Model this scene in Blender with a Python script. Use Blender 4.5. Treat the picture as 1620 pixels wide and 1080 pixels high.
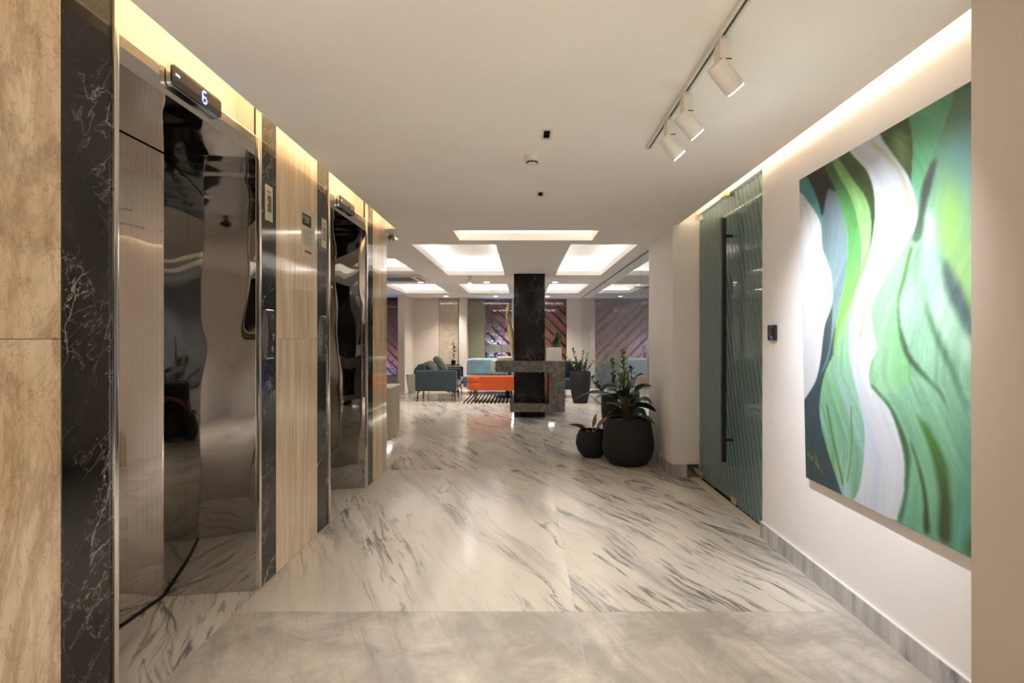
import bpy, bmesh, math, random
import numpy as np
from mathutils import Vector, Matrix, Euler

for o in list(bpy.data.objects):
    bpy.data.objects.remove(o)
SC = bpy.context.scene
COL = SC.collection
PI = math.pi
random.seed(7)

# ------------------------------------------------------------------ camera
cam_d = bpy.data.cameras.new('camera')
cam_d.sensor_width = 36.0
cam_d.lens = 860.0 / 1620.0 * 36.0
cam_d.shift_x = -18.0 / 1620.0
cam_d.shift_y = -4.0 / 1620.0
cam_d.clip_start = 0.02
cam = bpy.data.objects.new('camera', cam_d)
cam.location = (0, 0, 1.4)
cam.rotation_euler = (PI / 2, 0, 0)
COL.objects.link(cam)
SC.camera = cam

# ------------------------------------------------------------------ world (night sky), view
W = bpy.data.worlds.new('night')
SC.world = W
W.use_nodes = True
W.node_tree.nodes['Background'].inputs[0].default_value = (0.10, 0.17, 0.36, 1)
W.node_tree.nodes['Background'].inputs[1].default_value = 0.10
SC.view_settings.view_transform = 'Standard'
SC.view_settings.look = 'None'
SC.view_settings.gamma = 1.0
SC.view_settings.use_curve_mapping = False
SC.view_settings.exposure = 1.46
SC.cycles.use_denoising = True
SC.cycles.max_bounces = 12
SC.cycles.diffuse_bounces = 8
SC.cycles.glossy_bounces = 6
SC.cycles.transparent_max_bounces = 16
SC.cycles.sample_clamp_indirect = 10.0
SC.cycles.caustics_reflective = True
SC.cycles.blur_glossy = 1.0
SC.cycles.caustics_refractive = False

# light levels, all in one place
WARM = (1.0, 0.86, 0.66)
NEUT = (1.0, 0.93, 0.84)
L_COVE_LEFT = 9.0     # emission strength of the left cove strip
L_COVE_RIGHT = 9.5
L_SLOT = 5.5
L_COFFER = 6.0
L_DOWN = 47.0          # watts of one corridor downlight
L_TRACK = 30.0         # watts of one track spot
L_LOBBY = 70.0         # watts of one lobby downlight

# ------------------------------------------------------------------ dimensions (metres, camera at x=0 y=0)
XL, XR = -1.476, 1.69          # finished faces of the corridor walls
ZC = 2.565                     # ceiling
CT = 0.09                      # ceiling sheet thickness, lobby
CC = 0.045                     # ceiling sheet thickness, corridor
ZT = 2.86                      # top of the light pockets
LIPL, LIPR = -1.353, 1.579     # edges of the suspended ceiling
YB = 15.5                      # far wall of the lobby
XG = 1.64                      # glass partition of the lobby

# ------------------------------------------------------------------ material helpers
MATS = {}
def new_mat(name):
    m = bpy.data.materials.new(name); m.use_nodes = True
    nt = m.node_tree
    b = nt.nodes['Principled BSDF']
    MATS[name] = m
    return m, nt, b
def node(nt, t, **kw):
    n = nt.nodes.new(t)
    for k, v in kw.items():
        if k.startswith('i_'):
            n.inputs[k[2:].replace('_', ' ')].default_value = v
        else:
            setattr(n, k, v)
    return n
def lk(nt, a, b):
    nt.links.new(a, b)
def srgb(r, g, b):
    def f(c):
        c = c / 255.0
        return c / 12.92 if c <= 0.04045 else ((c + 0.055) / 1.055) ** 2.4
    return (f(r), f(g), f(b), 1.0)
def ramp(nt, stops, interp='LINEAR'):
    n = nt.nodes.new('ShaderNodeValToRGB')
    cr = n.color_ramp; cr.interpolation = interp
    while len(cr.elements) > 1:
        cr.elements.remove(cr.elements[-1])
    cr.elements[0].position = stops[0][0]; cr.elements[0].color = stops[0][1]
    for p, c in stops[1:]:
        e = cr.elements.new(p); e.color = c
    return n
def g(v):
    return (v, v, v, 1.0)
def mixc(nt, fac, a, b, mode='MIX'):
    n = nt.nodes.new('ShaderNodeMix'); n.data_type = 'RGBA'; n.blend_type = mode
    for s, v in ((0, fac), (6, a), (7, b)):
        if hasattr(v, 'is_output') or isinstance(v, bpy.types.NodeSocket):
            nt.links.new(v, n.inputs[s])
        else:
            n.inputs[s].default_value = v
    return n.outputs[2]
def plain(name, col, rough=0.5, metal=0.0, spec=0.5, noise=0.0, nscale=8.0, bump=0.0, bscale=60.0, sheen=0.0, coat=0.0):
    m, nt, b = new_mat(name)
    b.inputs['Base Color'].default_value = col
    b.inputs['Roughness'].default_value = rough
    b.inputs['Metallic'].default_value = metal
    b.inputs['Specular IOR Level'].default_value = spec
    if sheen:
        b.inputs['Sheen Weight'].default_value = sheen
        b.inputs['Sheen Roughness'].default_value = 0.4
    if coat:
        b.inputs['Coat Weight'].default_value = coat
        b.inputs['Coat Roughness'].default_value = 0.08
    tc = node(nt, 'ShaderNodeTexCoord')
    if noise:
        n = node(nt, 'ShaderNodeTexNoise', i_Scale=nscale, i_Detail=4.0)
        lk(nt, tc.outputs['Object'], n.inputs['Vector'])
        r = ramp(nt, [(0.3, tuple(c * (1 - noise) for c in col[:3]) + (1,)), (0.7, tuple(min(1, c * (1 + noise)) for c in col[:3]) + (1,))])
        lk(nt, n.outputs[0], r.inputs[0]); lk(nt, r.outputs[0], b.inputs['Base Color'])
    if bump:
        n2 = node(nt, 'ShaderNodeTexNoise', i_Scale=bscale, i_Detail=3.0)
        lk(nt, tc.outputs['Object'], n2.inputs['Vector'])
        bp = node(nt, 'ShaderNodeBump', i_Strength=bump, i_Distance=0.01)
        lk(nt, n2.outputs[0], bp.inputs['Height']); lk(nt, bp.outputs[0], b.inputs['Normal'])
    return m
def emit(name, col, strength):
    m, nt, b = new_mat(name)
    nt.nodes.remove(b)
    e = node(nt, 'ShaderNodeEmission')
    e.inputs[0].default_value = tuple(col[:3]) + (1,); e.inputs[1].default_value = strength
    lk(nt, e.outputs[0], nt.nodes['Material Output'].inputs[0])
    return m

def stone_coords(nt, per_object=37.0):
    geo = node(nt, 'ShaderNodeNewGeometry')
    oi = node(nt, 'ShaderNodeObjectInfo')
    mu = node(nt, 'ShaderNodeMath', operation='MULTIPLY'); mu.inputs[1].default_value = per_object
    lk(nt, oi.outputs['Random'], mu.inputs[0])
    cx = node(nt, 'ShaderNodeCombineXYZ')
    lk(nt, mu.outputs[0], cx.inputs[0]); lk(nt, mu.outputs[0], cx.inputs[1]); lk(nt, mu.outputs[0], cx.inputs[2])
    ad = node(nt, 'ShaderNodeVectorMath', operation='ADD')
    lk(nt, geo.outputs['Position'], ad.inputs[0]); lk(nt, cx.outputs[0], ad.inputs[1])
    return ad.outputs[0], oi.outputs['Random']

def floor_marble(name, cloudy):
    m, nt, b = new_mat(name)
    co, rnd = stone_coords(nt)
    wn = node(nt, 'ShaderNodeTexNoise', i_Scale=1.1, i_Detail=3.0)
    lk(nt, co, wn.inputs['Vector'])
    wc = node(nt, 'ShaderNodeVectorMath', operation='SUBTRACT'); wc.inputs[1].default_value = (0.5, 0.5, 0.5)
    lk(nt, wn.outputs['Color'], wc.inputs[0])
    ws = node(nt, 'ShaderNodeVectorMath', operation='SCALE'); ws.inputs['Scale'].default_value = 0.20
    lk(nt, wc.outputs[0], ws.inputs[0])
    wa = node(nt, 'ShaderNodeVectorMath', operation='ADD')
    lk(nt, co, wa.inputs[0]); lk(nt, ws.outputs[0], wa.inputs[1])
    rot = node(nt, 'ShaderNodeMapping'); rot.inputs['Rotation'].default_value = (0, 0, math.radians(66))
    lk(nt, wa.outputs[0], rot.inputs['Vector'])
    def stretched(sx, sy, scale, detail, dist, rough=0.55):
        mp = node(nt, 'ShaderNodeMapping'); mp.inputs['Scale'].default_value = (sx, sy, 1)
        lk(nt, rot.outputs[0], mp.inputs['Vector'])
        n = node(nt, 'ShaderNodeTexNoise', i_Scale=scale, i_Detail=detail, i_Distortion=dist, i_Roughness=rough)
        lk(nt, mp.outputs[0], n.inputs['Vector'])
        return n.outputs[0]
    base = srgb(216, 209, 200)
    warm = srgb(202, 190, 174)
    c0 = ramp(nt, [(0.35, base), (0.75, warm)])
    lk(nt, stretched(0.7, 1.3, 1.2, 3, 0.5), c0.inputs[0])
    # soft grey bands along the bedding direction
    bands = ramp(nt, [(0.50, g(0)), (0.66, g(0.55)), (0.8, g(0.85))])
    lk(nt, stretched(0.28, 2.6, 1.4, 5, 0.8), bands.inputs[0])
    c1 = mixc(nt, bands.outputs[0], c0.outputs[0], srgb(150, 149, 149))
    # fine broken streaks
    st = ramp(nt, [(0.515, g(0)), (0.585, g(0.7)), (0.66, g(1))])
    lk(nt, stretched(1.0, 11.0, 1.7, 9, 0.6, 0.74), st.inputs[0])
    patch = ramp(nt, [(0.40, g(0.05)), (0.56, g(1))])
    lk(nt, stretched(0.35, 1.3, 1.1, 2, 0.3), patch.inputs[0])
    f = node(nt, 'ShaderNodeMath', operation='MULTIPLY')
    lk(nt, st.outputs[0], f.inputs[0]); lk(nt, patch.outputs[0], f.inputs[1])
    f2 = node(nt, 'ShaderNodeMath', operation='MULTIPLY'); f2.inputs[1].default_value = 0.3 if cloudy else 0.95
    lk(nt, f.outputs[0], f2.inputs[0])
    c2 = mixc(nt, f2.outputs[0], c1, srgb(98, 96, 94))
    # crisp dark veins
    ve = ramp(nt, [(0.488, g(0)), (0.498, g(1)), (0.502, g(1)), (0.512, g(0))])
    lk(nt, stretched(0.32, 1.9, 0.9, 7, 1.1, 0.6), ve.inputs[0])
    vp = ramp(nt, [(0.48, g(0)), (0.6, g(1))])
    lk(nt, stretched(0.9, 1.2, 1.6, 2, 0.0), vp.inputs[0])
    v = node(nt, 'ShaderNodeMath', operation='MULTIPLY')
    lk(nt, ve.outputs[0], v.inputs[0]); lk(nt, vp.outputs[0], v.inputs[1])
    v2 = node(nt, 'ShaderNodeMath', operation='MULTIPLY'); v2.inputs[1].default_value = 0.12 if cloudy else 0.8
    lk(nt, v.outputs[0], v2.inputs[0])
    c3 = mixc(nt, v2.outputs[0], c2, srgb(70, 70, 72))
    if cloudy:
        cl = node(nt, 'ShaderNodeTexNoise', i_Scale=2.6, i_Detail=10.0, i_Roughness=0.68, i_Distortion=0.5)
        lk(nt, co, cl.inputs['Vector'])
        cr = ramp(nt, [(0.38, g(0)), (0.62, g(0.8))])
        lk(nt, cl.outputs[0], cr.inputs[0])
        c3 = mixc(nt, cr.outputs[0], c3, srgb(156, 150, 142))
    lk(nt, c3, b.inputs['Base Color'])
    b.inputs['Roughness'].default_value = 0.16
    b.inputs['Specular IOR Level'].default_value = 0.5
    return m
floor_marble('floor_marble', False)
floor_marble('floor_marble_cloudy', True)

def travertine(name, veiny):
    m, nt, b = new_mat(name)
    co, rnd = stone_coords(nt, 23.0)
    def nz(sx, sy, sz, scale, detail, dist, rough=0.6):
        mp = node(nt, 'ShaderNodeMapping'); mp.inputs['Scale'].default_value = (sx, sy, sz)
        lk(nt, co, mp.inputs['Vector'])
        n = node(nt, 'ShaderNodeTexNoise', i_Scale=scale, i_Detail=detail, i_Distortion=dist, i_Roughness=rough)
        lk(nt, mp.outputs[0], n.inputs['Vector'])
        return n.outputs[0]
    k = 1.0 if veiny else 2.6
    a = ramp(nt, [(0.26, srgb(172, 144, 110)), (0.38, srgb(210, 184, 148)), (0.54, srgb(230, 208, 176)), (0.72, srgb(244, 228, 202))])
    lk(nt, nz(k * 2.4, k * 2.4, 1.0 if veiny else 0.6, 2.2 if veiny else 1.7, 10, 0.55 if veiny else 0.25, 0.68), a.inputs[0])
    s = ramp(nt, [(0.36, g(0.75)), (0.52, g(0))])
    lk(nt, nz(7, 7, 0.55, 3.0, 6, 0.3, 0.7), s.inputs[0])
    fm = node(nt, 'ShaderNodeMath', operation='MULTIPLY'); fm.inputs[1].default_value = 0.45
    lk(nt, s.outputs[0], fm.inputs[0])
    c = mixc(nt, fm.outputs[0], a.outputs[0], srgb(168, 136, 100))
    if veiny:
        v = ramp(nt, [(0.44, g(0)), (0.497, g(0.5)), (0.503, g(0.5)), (0.56, g(0))])
        lk(nt, nz(2.2, 2.2, 0.55, 1.4, 9, 0.6, 0.72), v.inputs[0])
        c = mixc(nt, v.outputs[0], c, srgb(156, 124, 92))
        v4 = ramp(nt, [(0.490, g(0)), (0.5, g(0.55)), (0.510, g(0))])
        lk(nt, nz(2.0, 2.0, 1.3, 3.2, 8, 0.9, 0.7), v4.inputs[0])
        c = mixc(nt, v4.outputs[0], c, srgb(128, 98, 70))
        v5 = ramp(nt, [(0.56, g(0)), (0.66, g(0.55))])
        lk(nt, nz(3.0, 3.0, 1.6, 2.4, 8, 0.3, 0.75), v5.inputs[0])
        c = mixc(nt, v5.outputs[0], c, srgb(236, 222, 196))
    lk(nt, c, b.inputs['Base Color'])
    b.inputs['Roughness'].default_value = 0.10
    b.inputs['Coat Weight'].default_value = 0.5
    b.inputs['Coat Roughness'].default_value = 0.04
    return m
travertine('travertine_veined', True)
travertine('travertine_grain', False)

def black_marble(name, vscale=1.0, rough=0.09, dens=1.0):
    m, nt, b = new_mat(name)
    co, rnd = stone_coords(nt, 19.0)
    def nz(rotx, s, scale, detail, dist, rough=0.55):
        mp0 = node(nt, 'ShaderNodeMapping'); mp0.inputs['Rotation'].default_value = (rotx, 0.35, 0.2)
        lk(nt, co, mp0.inputs['Vector'])
        mp = node(nt, 'ShaderNodeMapping'); mp.inputs['Scale'].default_value = s
        lk(nt, mp0.outputs[0], mp.inputs['Vector'])
        n = node(nt, 'ShaderNodeTexNoise', i_Scale=scale * vscale, i_Detail=detail, i_Distortion=dist, i_Roughness=rough)
        lk(nt, mp.outputs[0], n.inputs['Vector'])
        return n.outputs[0]
    base = ramp(nt, [(0.3, srgb(20, 18, 18)), (0.7, srgb(38, 34, 33))])
    lk(nt, nz(0.2, (2, 2, 1), 2.0, 4, 0.3), base.inputs[0])
    def vein(src, w, hi):
        r = ramp(nt, [(0.5 - w, g(0)), (0.5, g(hi)), (0.5 + w, g(0))])
        lk(nt, src, r.inputs[0]); return r.outputs[0]
    v1 = vein(nz(0.55, (1.3, 1.6, 0.55), 1.6, 5, 0.35, 0.55), 0.007, 1.0)
    v3 = vein(nz(0.9, (2.2, 2.6, 0.5), 2.4, 5, 0.3, 0.55), 0.006, 0.75)
    v2 = vein(nz(-0.5, (1.6, 1.8, 0.7), 3.0, 6, 0.5, 0.6), 0.006, 0.5)
    pm = ramp(nt, [(0.44, g(0.04 * dens)), (0.66, g(0.9 * dens))])
    lk(nt, nz(0.0, (1.5, 1.5, 1.0), 1.7, 3, 0.0), pm.inputs[0])
    mx = node(nt, 'ShaderNodeMath', operation='MAXIMUM'); lk(nt, v1, mx.inputs[0]); lk(nt, v2, mx.inputs[1])
    mx0 = mx; mx = node(nt, 'ShaderNodeMath', operation='MAXIMUM'); lk(nt, mx0.outputs[0], mx.inputs[0]); lk(nt, v3, mx.inputs[1])
    mu = node(nt, 'ShaderNodeMath', operation='MULTIPLY'); lk(nt, mx.outputs[0], mu.inputs[0]); lk(nt, pm.outputs[0], mu.inputs[1])
    c = mixc(nt, mu.outputs[0], base.outputs[0], srgb(196, 186, 178))
    lk(nt, c, b.inputs['Base Color'])
    b.inputs['Roughness'].default_value = rough
    b.inputs['Specular IOR Level'].default_value = 0.5 if rough < 0.2 else 0.22
    return m
black_marble('black_marble', 1.4)
black_marble('black_marble_column', 1.7, 0.24, 0.55)

def skirting(name):
    m, nt, b = new_mat(name)
    co, rnd = stone_coords(nt, 5.0)
    mp = node(nt, 'ShaderNodeMapping'); mp.inputs['Scale'].default_value = (6, 6, 1.2); mp.inputs['Rotation'].default_value = (0.25, 0, 0)
    lk(nt, co, mp.inputs['Vector'])
    n = node(nt, 'ShaderNodeTexNoise', i_Scale=1.6, i_Detail=6.0, i_Roughness=0.6)
    lk(nt, mp.outputs[0], n.inputs['Vector'])
    r = ramp(nt, [(0.30, srgb(96, 96, 104)), (0.42, srgb(168, 167, 170)), (0.56, srgb(190, 188, 187)), (0.7, srgb(210, 207, 203))])
    lk(nt, n.outputs[0], r.inputs[0]); lk(nt, r.outputs[0], b.inputs['Base Color'])
    b.inputs['Roughness'].default_value = 0.2
skirting('skirting_marble')
plain('niche_marble', srgb(216, 196, 182), 0.35, noise=0.16, nscale=7)
plain('grout', srgb(196, 184, 166), 0.8)
def grey_stone(name):
    m, nt, b = new_mat(name)
    tc = node(nt, 'ShaderNodeNewGeometry')
    n = node(nt, 'ShaderNodeTexNoise', i_Scale=14.0, i_Detail=9.0, i_Roughness=0.75, i_Distortion=0.6)
    lk(nt, tc.outputs['Position'], n.inputs['Vector'])
    r = ramp(nt, [(0.32, srgb(62, 58, 55)), (0.5, srgb(104, 98, 92)), (0.68, srgb(150, 142, 132))])
    lk(nt, n.outputs[0], r.inputs[0]); lk(nt, r.outputs[0], b.inputs['Base Color'])
    b.inputs['Roughness'].default_value = 0.47
    return m
grey_stone('grey_stone')

def mirror_steel(name, col, rough, wavy, stripes=False):
    m, nt, b = new_mat(name)
    b.inputs['Base Color'].default_value = col
    b.inputs['Metallic'].default_value = 1.0
    b.inputs['Roughness'].default_value = rough
    geo = node(nt, 'ShaderNodeNewGeometry')
    mp = node(nt, 'ShaderNodeMapping'); mp.inputs['Scale'].default_value = (1, 1, 0.55)
    lk(nt, geo.outputs['Position'], mp.inputs['Vector'])
    n = node(nt, 'ShaderNodeTexNoise', i_Scale=2.2, i_Detail=1.0, i_Distortion=0.2)
    lk(nt, mp.outputs[0], n.inputs['Vector'])
    bp = node(nt, 'ShaderNodeBump', i_Strength=1.0, i_Distance=wavy)
    lk(nt, n.outputs[0], bp.inputs['Height']); lk(nt, bp.outputs[0], b.inputs['Normal'])
    if stripes:
        sp = node(nt, 'ShaderNodeSeparateXYZ'); lk(nt, geo.outputs['Position'], sp.inputs[0])
        mu = node(nt, 'ShaderNodeMath', operation='MULTIPLY'); mu.inputs[1].default_value = 1 / 0.038
        lk(nt, sp.outputs[1], mu.inputs[0])
        fr = node(nt, 'ShaderNodeMath', operation='FRACT'); lk(nt, mu.outputs[0], fr.inputs[0])
        gt = node(nt, 'ShaderNodeMath', operation='GREATER_THAN'); gt.inputs[1].default_value = 0.88
        lk(nt, fr.outputs[0], gt.inputs[0])
        rr = ramp(nt, [(0, g(rough)), (1, g(0.16))]); lk(nt, gt.outputs[0], rr.inputs[0])
        lk(nt, rr.outputs[0], b.inputs['Roughness'])
        cc = mixc(nt, gt.outputs[0], col, tuple(min(1, c * 1.12) for c in col[:3]) + (1,))
        lk(nt, cc, b.inputs['Base Color'])
    return m
mirror_steel('bronze_mirror', (0.50, 0.485, 0.465, 1), 0.02, 0.013)
mirror_steel('bronze_etched', (0.64, 0.60, 0.56, 1), 0.02, 0.0016, True)
plain('chrome', (0.78, 0.76, 0.72, 1), 0.12, 1.0)
plain('dark_chrome', (0.35, 0.34, 0.33, 1), 0.16, 1.0)

def glass_thin(name, tint, refl=1.0, haze=0.0):
    m, nt, b = new_mat(name)
    nt.nodes.remove(b)
    tr = node(nt, 'ShaderNodeBsdfTransparent'); tr.inputs[0].default_value = tint
    gl = node(nt, 'ShaderNodeBsdfGlossy'); gl.inputs['Roughness'].default_value = 0.0
    gl.inputs[0].default_value = (refl, refl, refl, 1)
    fr = node(nt, 'ShaderNodeFresnel', i_IOR=1.55)
    mx = node(nt, 'ShaderNodeMixShader')
    gb = node(nt, 'ShaderNodeNewGeometry')
    inv = node(nt, 'ShaderNodeMath', operation='SUBTRACT'); inv.inputs[0].default_value = 1.0
    lk(nt, gb.outputs['Backfacing'], inv.inputs[1])
    fm = node(nt, 'ShaderNodeMath', operation='MULTIPLY')
    lk(nt, fr.outputs[0], fm.inputs[0]); lk(nt, inv.outputs[0], fm.inputs[1])
    lk(nt, fm.outputs[0], mx.inputs[0]); lk(nt, tr.outputs[0], mx.inputs[1]); lk(nt, gl.outputs[0], mx.inputs[2])
    lk(nt, mx.outputs[0], nt.nodes['Material Output'].inputs[0])
    return m, nt, mx
glass_thin('window_glass', (0.965, 0.98, 0.97, 1))
glass_thin('partition_glass', (0.90, 0.935, 0.935, 1), 0.95)

def striped_glass(name):
    m, nt, mx = glass_thin(name, (0.62, 0.72, 0.72, 1))
    geo = node(nt, 'ShaderNodeNewGeometry')
    sp = node(nt, 'ShaderNodeSeparateXYZ'); lk(nt, geo.outputs['Position'], sp.inputs[0])
    # diagonal bands of frosted film: constant along y*0.32 + z... measured slope
    a = node(nt, 'ShaderNodeMath', operation='MULTIPLY'); a.inputs[1].default_value = 0.32
    lk(nt, sp.outputs[2], a.inputs[0])
    s = node(nt, 'ShaderNodeMath', operation='SUBTRACT'); lk(nt, sp.outputs[1], s.inputs[0]); lk(nt, a.outputs[0], s.inputs[1])
    q = node(nt, 'ShaderNodeMath', operation='MULTIPLY'); q.inputs[1].default_value = 1 / 0.078
    lk(nt, s.outputs[0], q.inputs[0])
    fr = node(nt, 'ShaderNodeMath', operation='FRACT'); lk(nt, q.outputs[0], fr.inputs[0])
    gt = node(nt, 'ShaderNodeMath', operation='GREATER_THAN'); gt.inputs[1].default_value = 0.45
    lk(nt, fr.outputs[0], gt.inputs[0])
    fac = node(nt, 'ShaderNodeMath', operation='MULTIPLY_ADD'); fac.inputs[1].default_value = 0.30; fac.inputs[2].default_value = 0.30
    lk(nt, gt.outputs[0], fac.inputs[0])
    df = node(nt, 'ShaderNodeBsdfDiffuse'); df.inputs[0].default_value = srgb(160, 188, 190)
    tl = node(nt, 'ShaderNodeBsdfTranslucent'); tl.inputs[0].default_value = srgb(180, 200, 200)
    m0 = node(nt, 'ShaderNodeMixShader'); m0.inputs[0].default_value = 0.3
    lk(nt, df.outputs[0], m0.inputs[1]); lk(nt, tl.outputs[0], m0.inputs[2])
    m2 = node(nt, 'ShaderNodeMixShader')
    lk(nt, fac.outputs[0], m2.inputs[0]); lk(nt, mx.outputs[0], m2.inputs[1]); lk(nt, m0.outputs[0], m2.inputs[2])
    lk(nt, m2.outputs[0], nt.nodes['Material Output'].inputs[0])
    return m
striped_glass('striped_glass')

plain('plaster', srgb(246, 241, 236), 0.85, noise=0.03, nscale=1.5)
plain('wall_paint', srgb(236, 233, 233), 0.7, noise=0.03, nscale=1.5, bump=0.03, bscale=220)
plain('pillar_paint', srgb(192, 181, 168), 0.75, noise=0.03, nscale=1.2)
plain('cream_wall', srgb(232, 222, 200), 0.8)
plain('lobby_wall', srgb(214, 203, 194), 0.8, noise=0.03, nscale=1.2)
plain('olive_wall', srgb(150, 142, 124), 0.8)
plain('coffer_white', srgb(242, 240, 236), 0.85)
plain('white_metal', srgb(226, 222, 214), 0.4)
plain('white_plastic', srgb(232, 228, 218), 0.5)
plain('black_metal', srgb(22, 22, 22), 0.4)
plain('black_plastic', srgb(16, 15, 15), 0.25, coat=0.4)
plain('black_gloss', srgb(12, 12, 13), 0.06, coat=0.8)
plain('pot_black', srgb(30, 27, 26), 0.72, noise=0.25, nscale=14, bump=0.25, bscale=90)
plain('soil', srgb(66, 48, 36), 0.95, noise=0.4, nscale=60, bump=0.6, bscale=120)
plain('paper', srgb(206, 200, 180), 0.7)
plain('ink_dark', srgb(40, 38, 36), 0.6)
plain('ink_grey', srgb(150, 146, 134), 0.7)
plain('ink_red', srgb(176, 60, 48), 0.6)
plain('brown_window', srgb(104, 88, 76), 0.3)
plain('velvet_dark', srgb(40, 53, 60), 0.85, noise=0.18, nscale=9, sheen=0.5)
plain('velvet_blue', srgb(146, 178, 192), 0.55, noise=0.15, nscale=5, sheen=0.8)
plain('velvet_orange', srgb(178, 68, 14), 0.65, noise=0.10, nscale=6, sheen=0.35)
plain('cushion_grey', srgb(84, 92, 84), 0.85, noise=0.12, nscale=12, sheen=0.4)
plain('counter_paint', srgb(196, 184, 162), 0.45)
plain('leaf_green', srgb(62, 92, 40), 0.45, noise=0.3, nscale=7, coat=0.15)
plain('leaf_dark', srgb(34, 52, 28), 0.45, noise=0.3, nscale=9, coat=0.15)
plain('leaf_lime', srgb(132, 150, 62), 0.5, noise=0.25, nscale=9)
plain('leaf_red', srgb(126, 66, 46), 0.5, noise=0.25, nscale=25)
plain('leaf_pale', srgb(150, 152, 100), 0.5, noise=0.2, nscale=15)
plain('stem_brown', srgb(84, 72, 44), 0.8)
plain('gold_leaf', srgb(242, 222, 160), 0.55, noise=0.15, nscale=20)
plain('rust_slat', srgb(160, 84, 54), 0.6, noise=0.2, nscale=6)
plain('wood_brown', srgb(150, 100, 68), 0.6, noise=0.2, nscale=8)
plain('yard_paving', srgb(120, 122, 128), 0.7, noise=0.15, nscale=4)
plain('room_wall', srgb(120, 132, 140), 0.8)
plain('court_wall', srgb(206, 202, 200), 0.8)
plain('grille_dark', srgb(70, 64, 56), 0.6)
plain('lens_glass', srgb(18, 18, 20), 0.05, coat=1.0)
emit('led_left', WARM, L_COVE_LEFT)
emit('led_right', (1.0, 0.90, 0.76), L_COVE_RIGHT)
emit('led_slot', (1.0, 0.90, 0.74), L_SLOT)
emit('led_coffer', (1.0, 0.985, 0.97), L_COFFER)
emit('lamp_face', (1.0, 0.95, 0.88), 30.0)
emit('spot_face', (1.0, 0.96, 0.9), 5.0)
emit('down_face', (1.0, 0.88, 0.70), 8.0)
emit('digit_blue', (0.10, 0.16, 1.0), 5.0)
emit('mark_white', (0.8, 0.82, 0.85), 0.7)
emit('halo_cyan', (0.5, 0.95, 0.9), 1.2)
emit('screen_red', (0.9, 0.12, 0.05), 0.8)

def stripe_rug(name):
    m, nt, b = new_mat(name)
    geo = node(nt, 'ShaderNodeNewGeometry')
    sp = node(nt, 'ShaderNodeSeparateXYZ'); lk(nt, geo.outputs['Position'], sp.inputs[0])
    mu = node(nt, 'ShaderNodeMath', operation='MULTIPLY'); mu.inputs[1].default_value = 1 / 0.085
    lk(nt, sp.outputs[0], mu.inputs[0])
    fr = node(nt, 'ShaderNodeMath', operation='FRACT'); lk(nt, mu.outputs[0], fr.inputs[0])
    gt = node(nt, 'ShaderNodeMath', operation='GREATER_THAN'); gt.inputs[1].default_value = 0.45
    lk(nt, fr.outputs[0], gt.inputs[0])
    lk(nt, mixc(nt, gt.outputs[0], srgb(214, 200, 184), srgb(34, 30, 30)), b.inputs['Base Color'])
    b.inputs['Roughness'].default_value = 0.95
stripe_rug('striped_rug')

def paint_mat():
    m, nt, b = new_mat('paint')
    at = node(nt, 'ShaderNodeAttribute', attribute_name='Col')
    lk(nt, at.outputs['Color'], b.inputs['Base Color'])
    b.inputs['Roughness'].default_value = 0.45
    tc = node(nt, 'ShaderNodeTexCoord')
    mp = node(nt, 'ShaderNodeMapping'); mp.inputs['Scale'].default_value = (1, 26, 5)
    lk(nt, tc.outputs['Object'], mp.inputs['Vector'])
    n = node(nt, 'ShaderNodeTexNoise', i_Scale=5.0, i_Detail=5.0)
    lk(nt, mp.outputs[0], n.inputs['Vector'])
    bp = node(nt, 'ShaderNodeBump', i_Strength=0.12, i_Distance=0.004)
    lk(nt, n.outputs[0], bp.inputs['Height']); lk(nt, bp.outputs[0], b.inputs['Normal'])
paint_mat()

# ------------------------------------------------------------------ object helpers
def tag(o, label=None, cat=None, group=None, kind=None):
    if label: o['label'] = label
    if cat: o['category'] = cat
    if group: o['group'] = group
    if kind: o['kind'] = kind
    return o
def thing(name, label, cat, loc=(0, 0, 0), rz=0.0, group=None, kind=None):
    o = bpy.data.objects.new(name, None)
    o.empty_display_size = 0.1
    COL.objects.link(o)
    o.location = loc; o.rotation_euler = (0, 0, rz)
    return tag(o, label, cat, group, kind)

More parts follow.
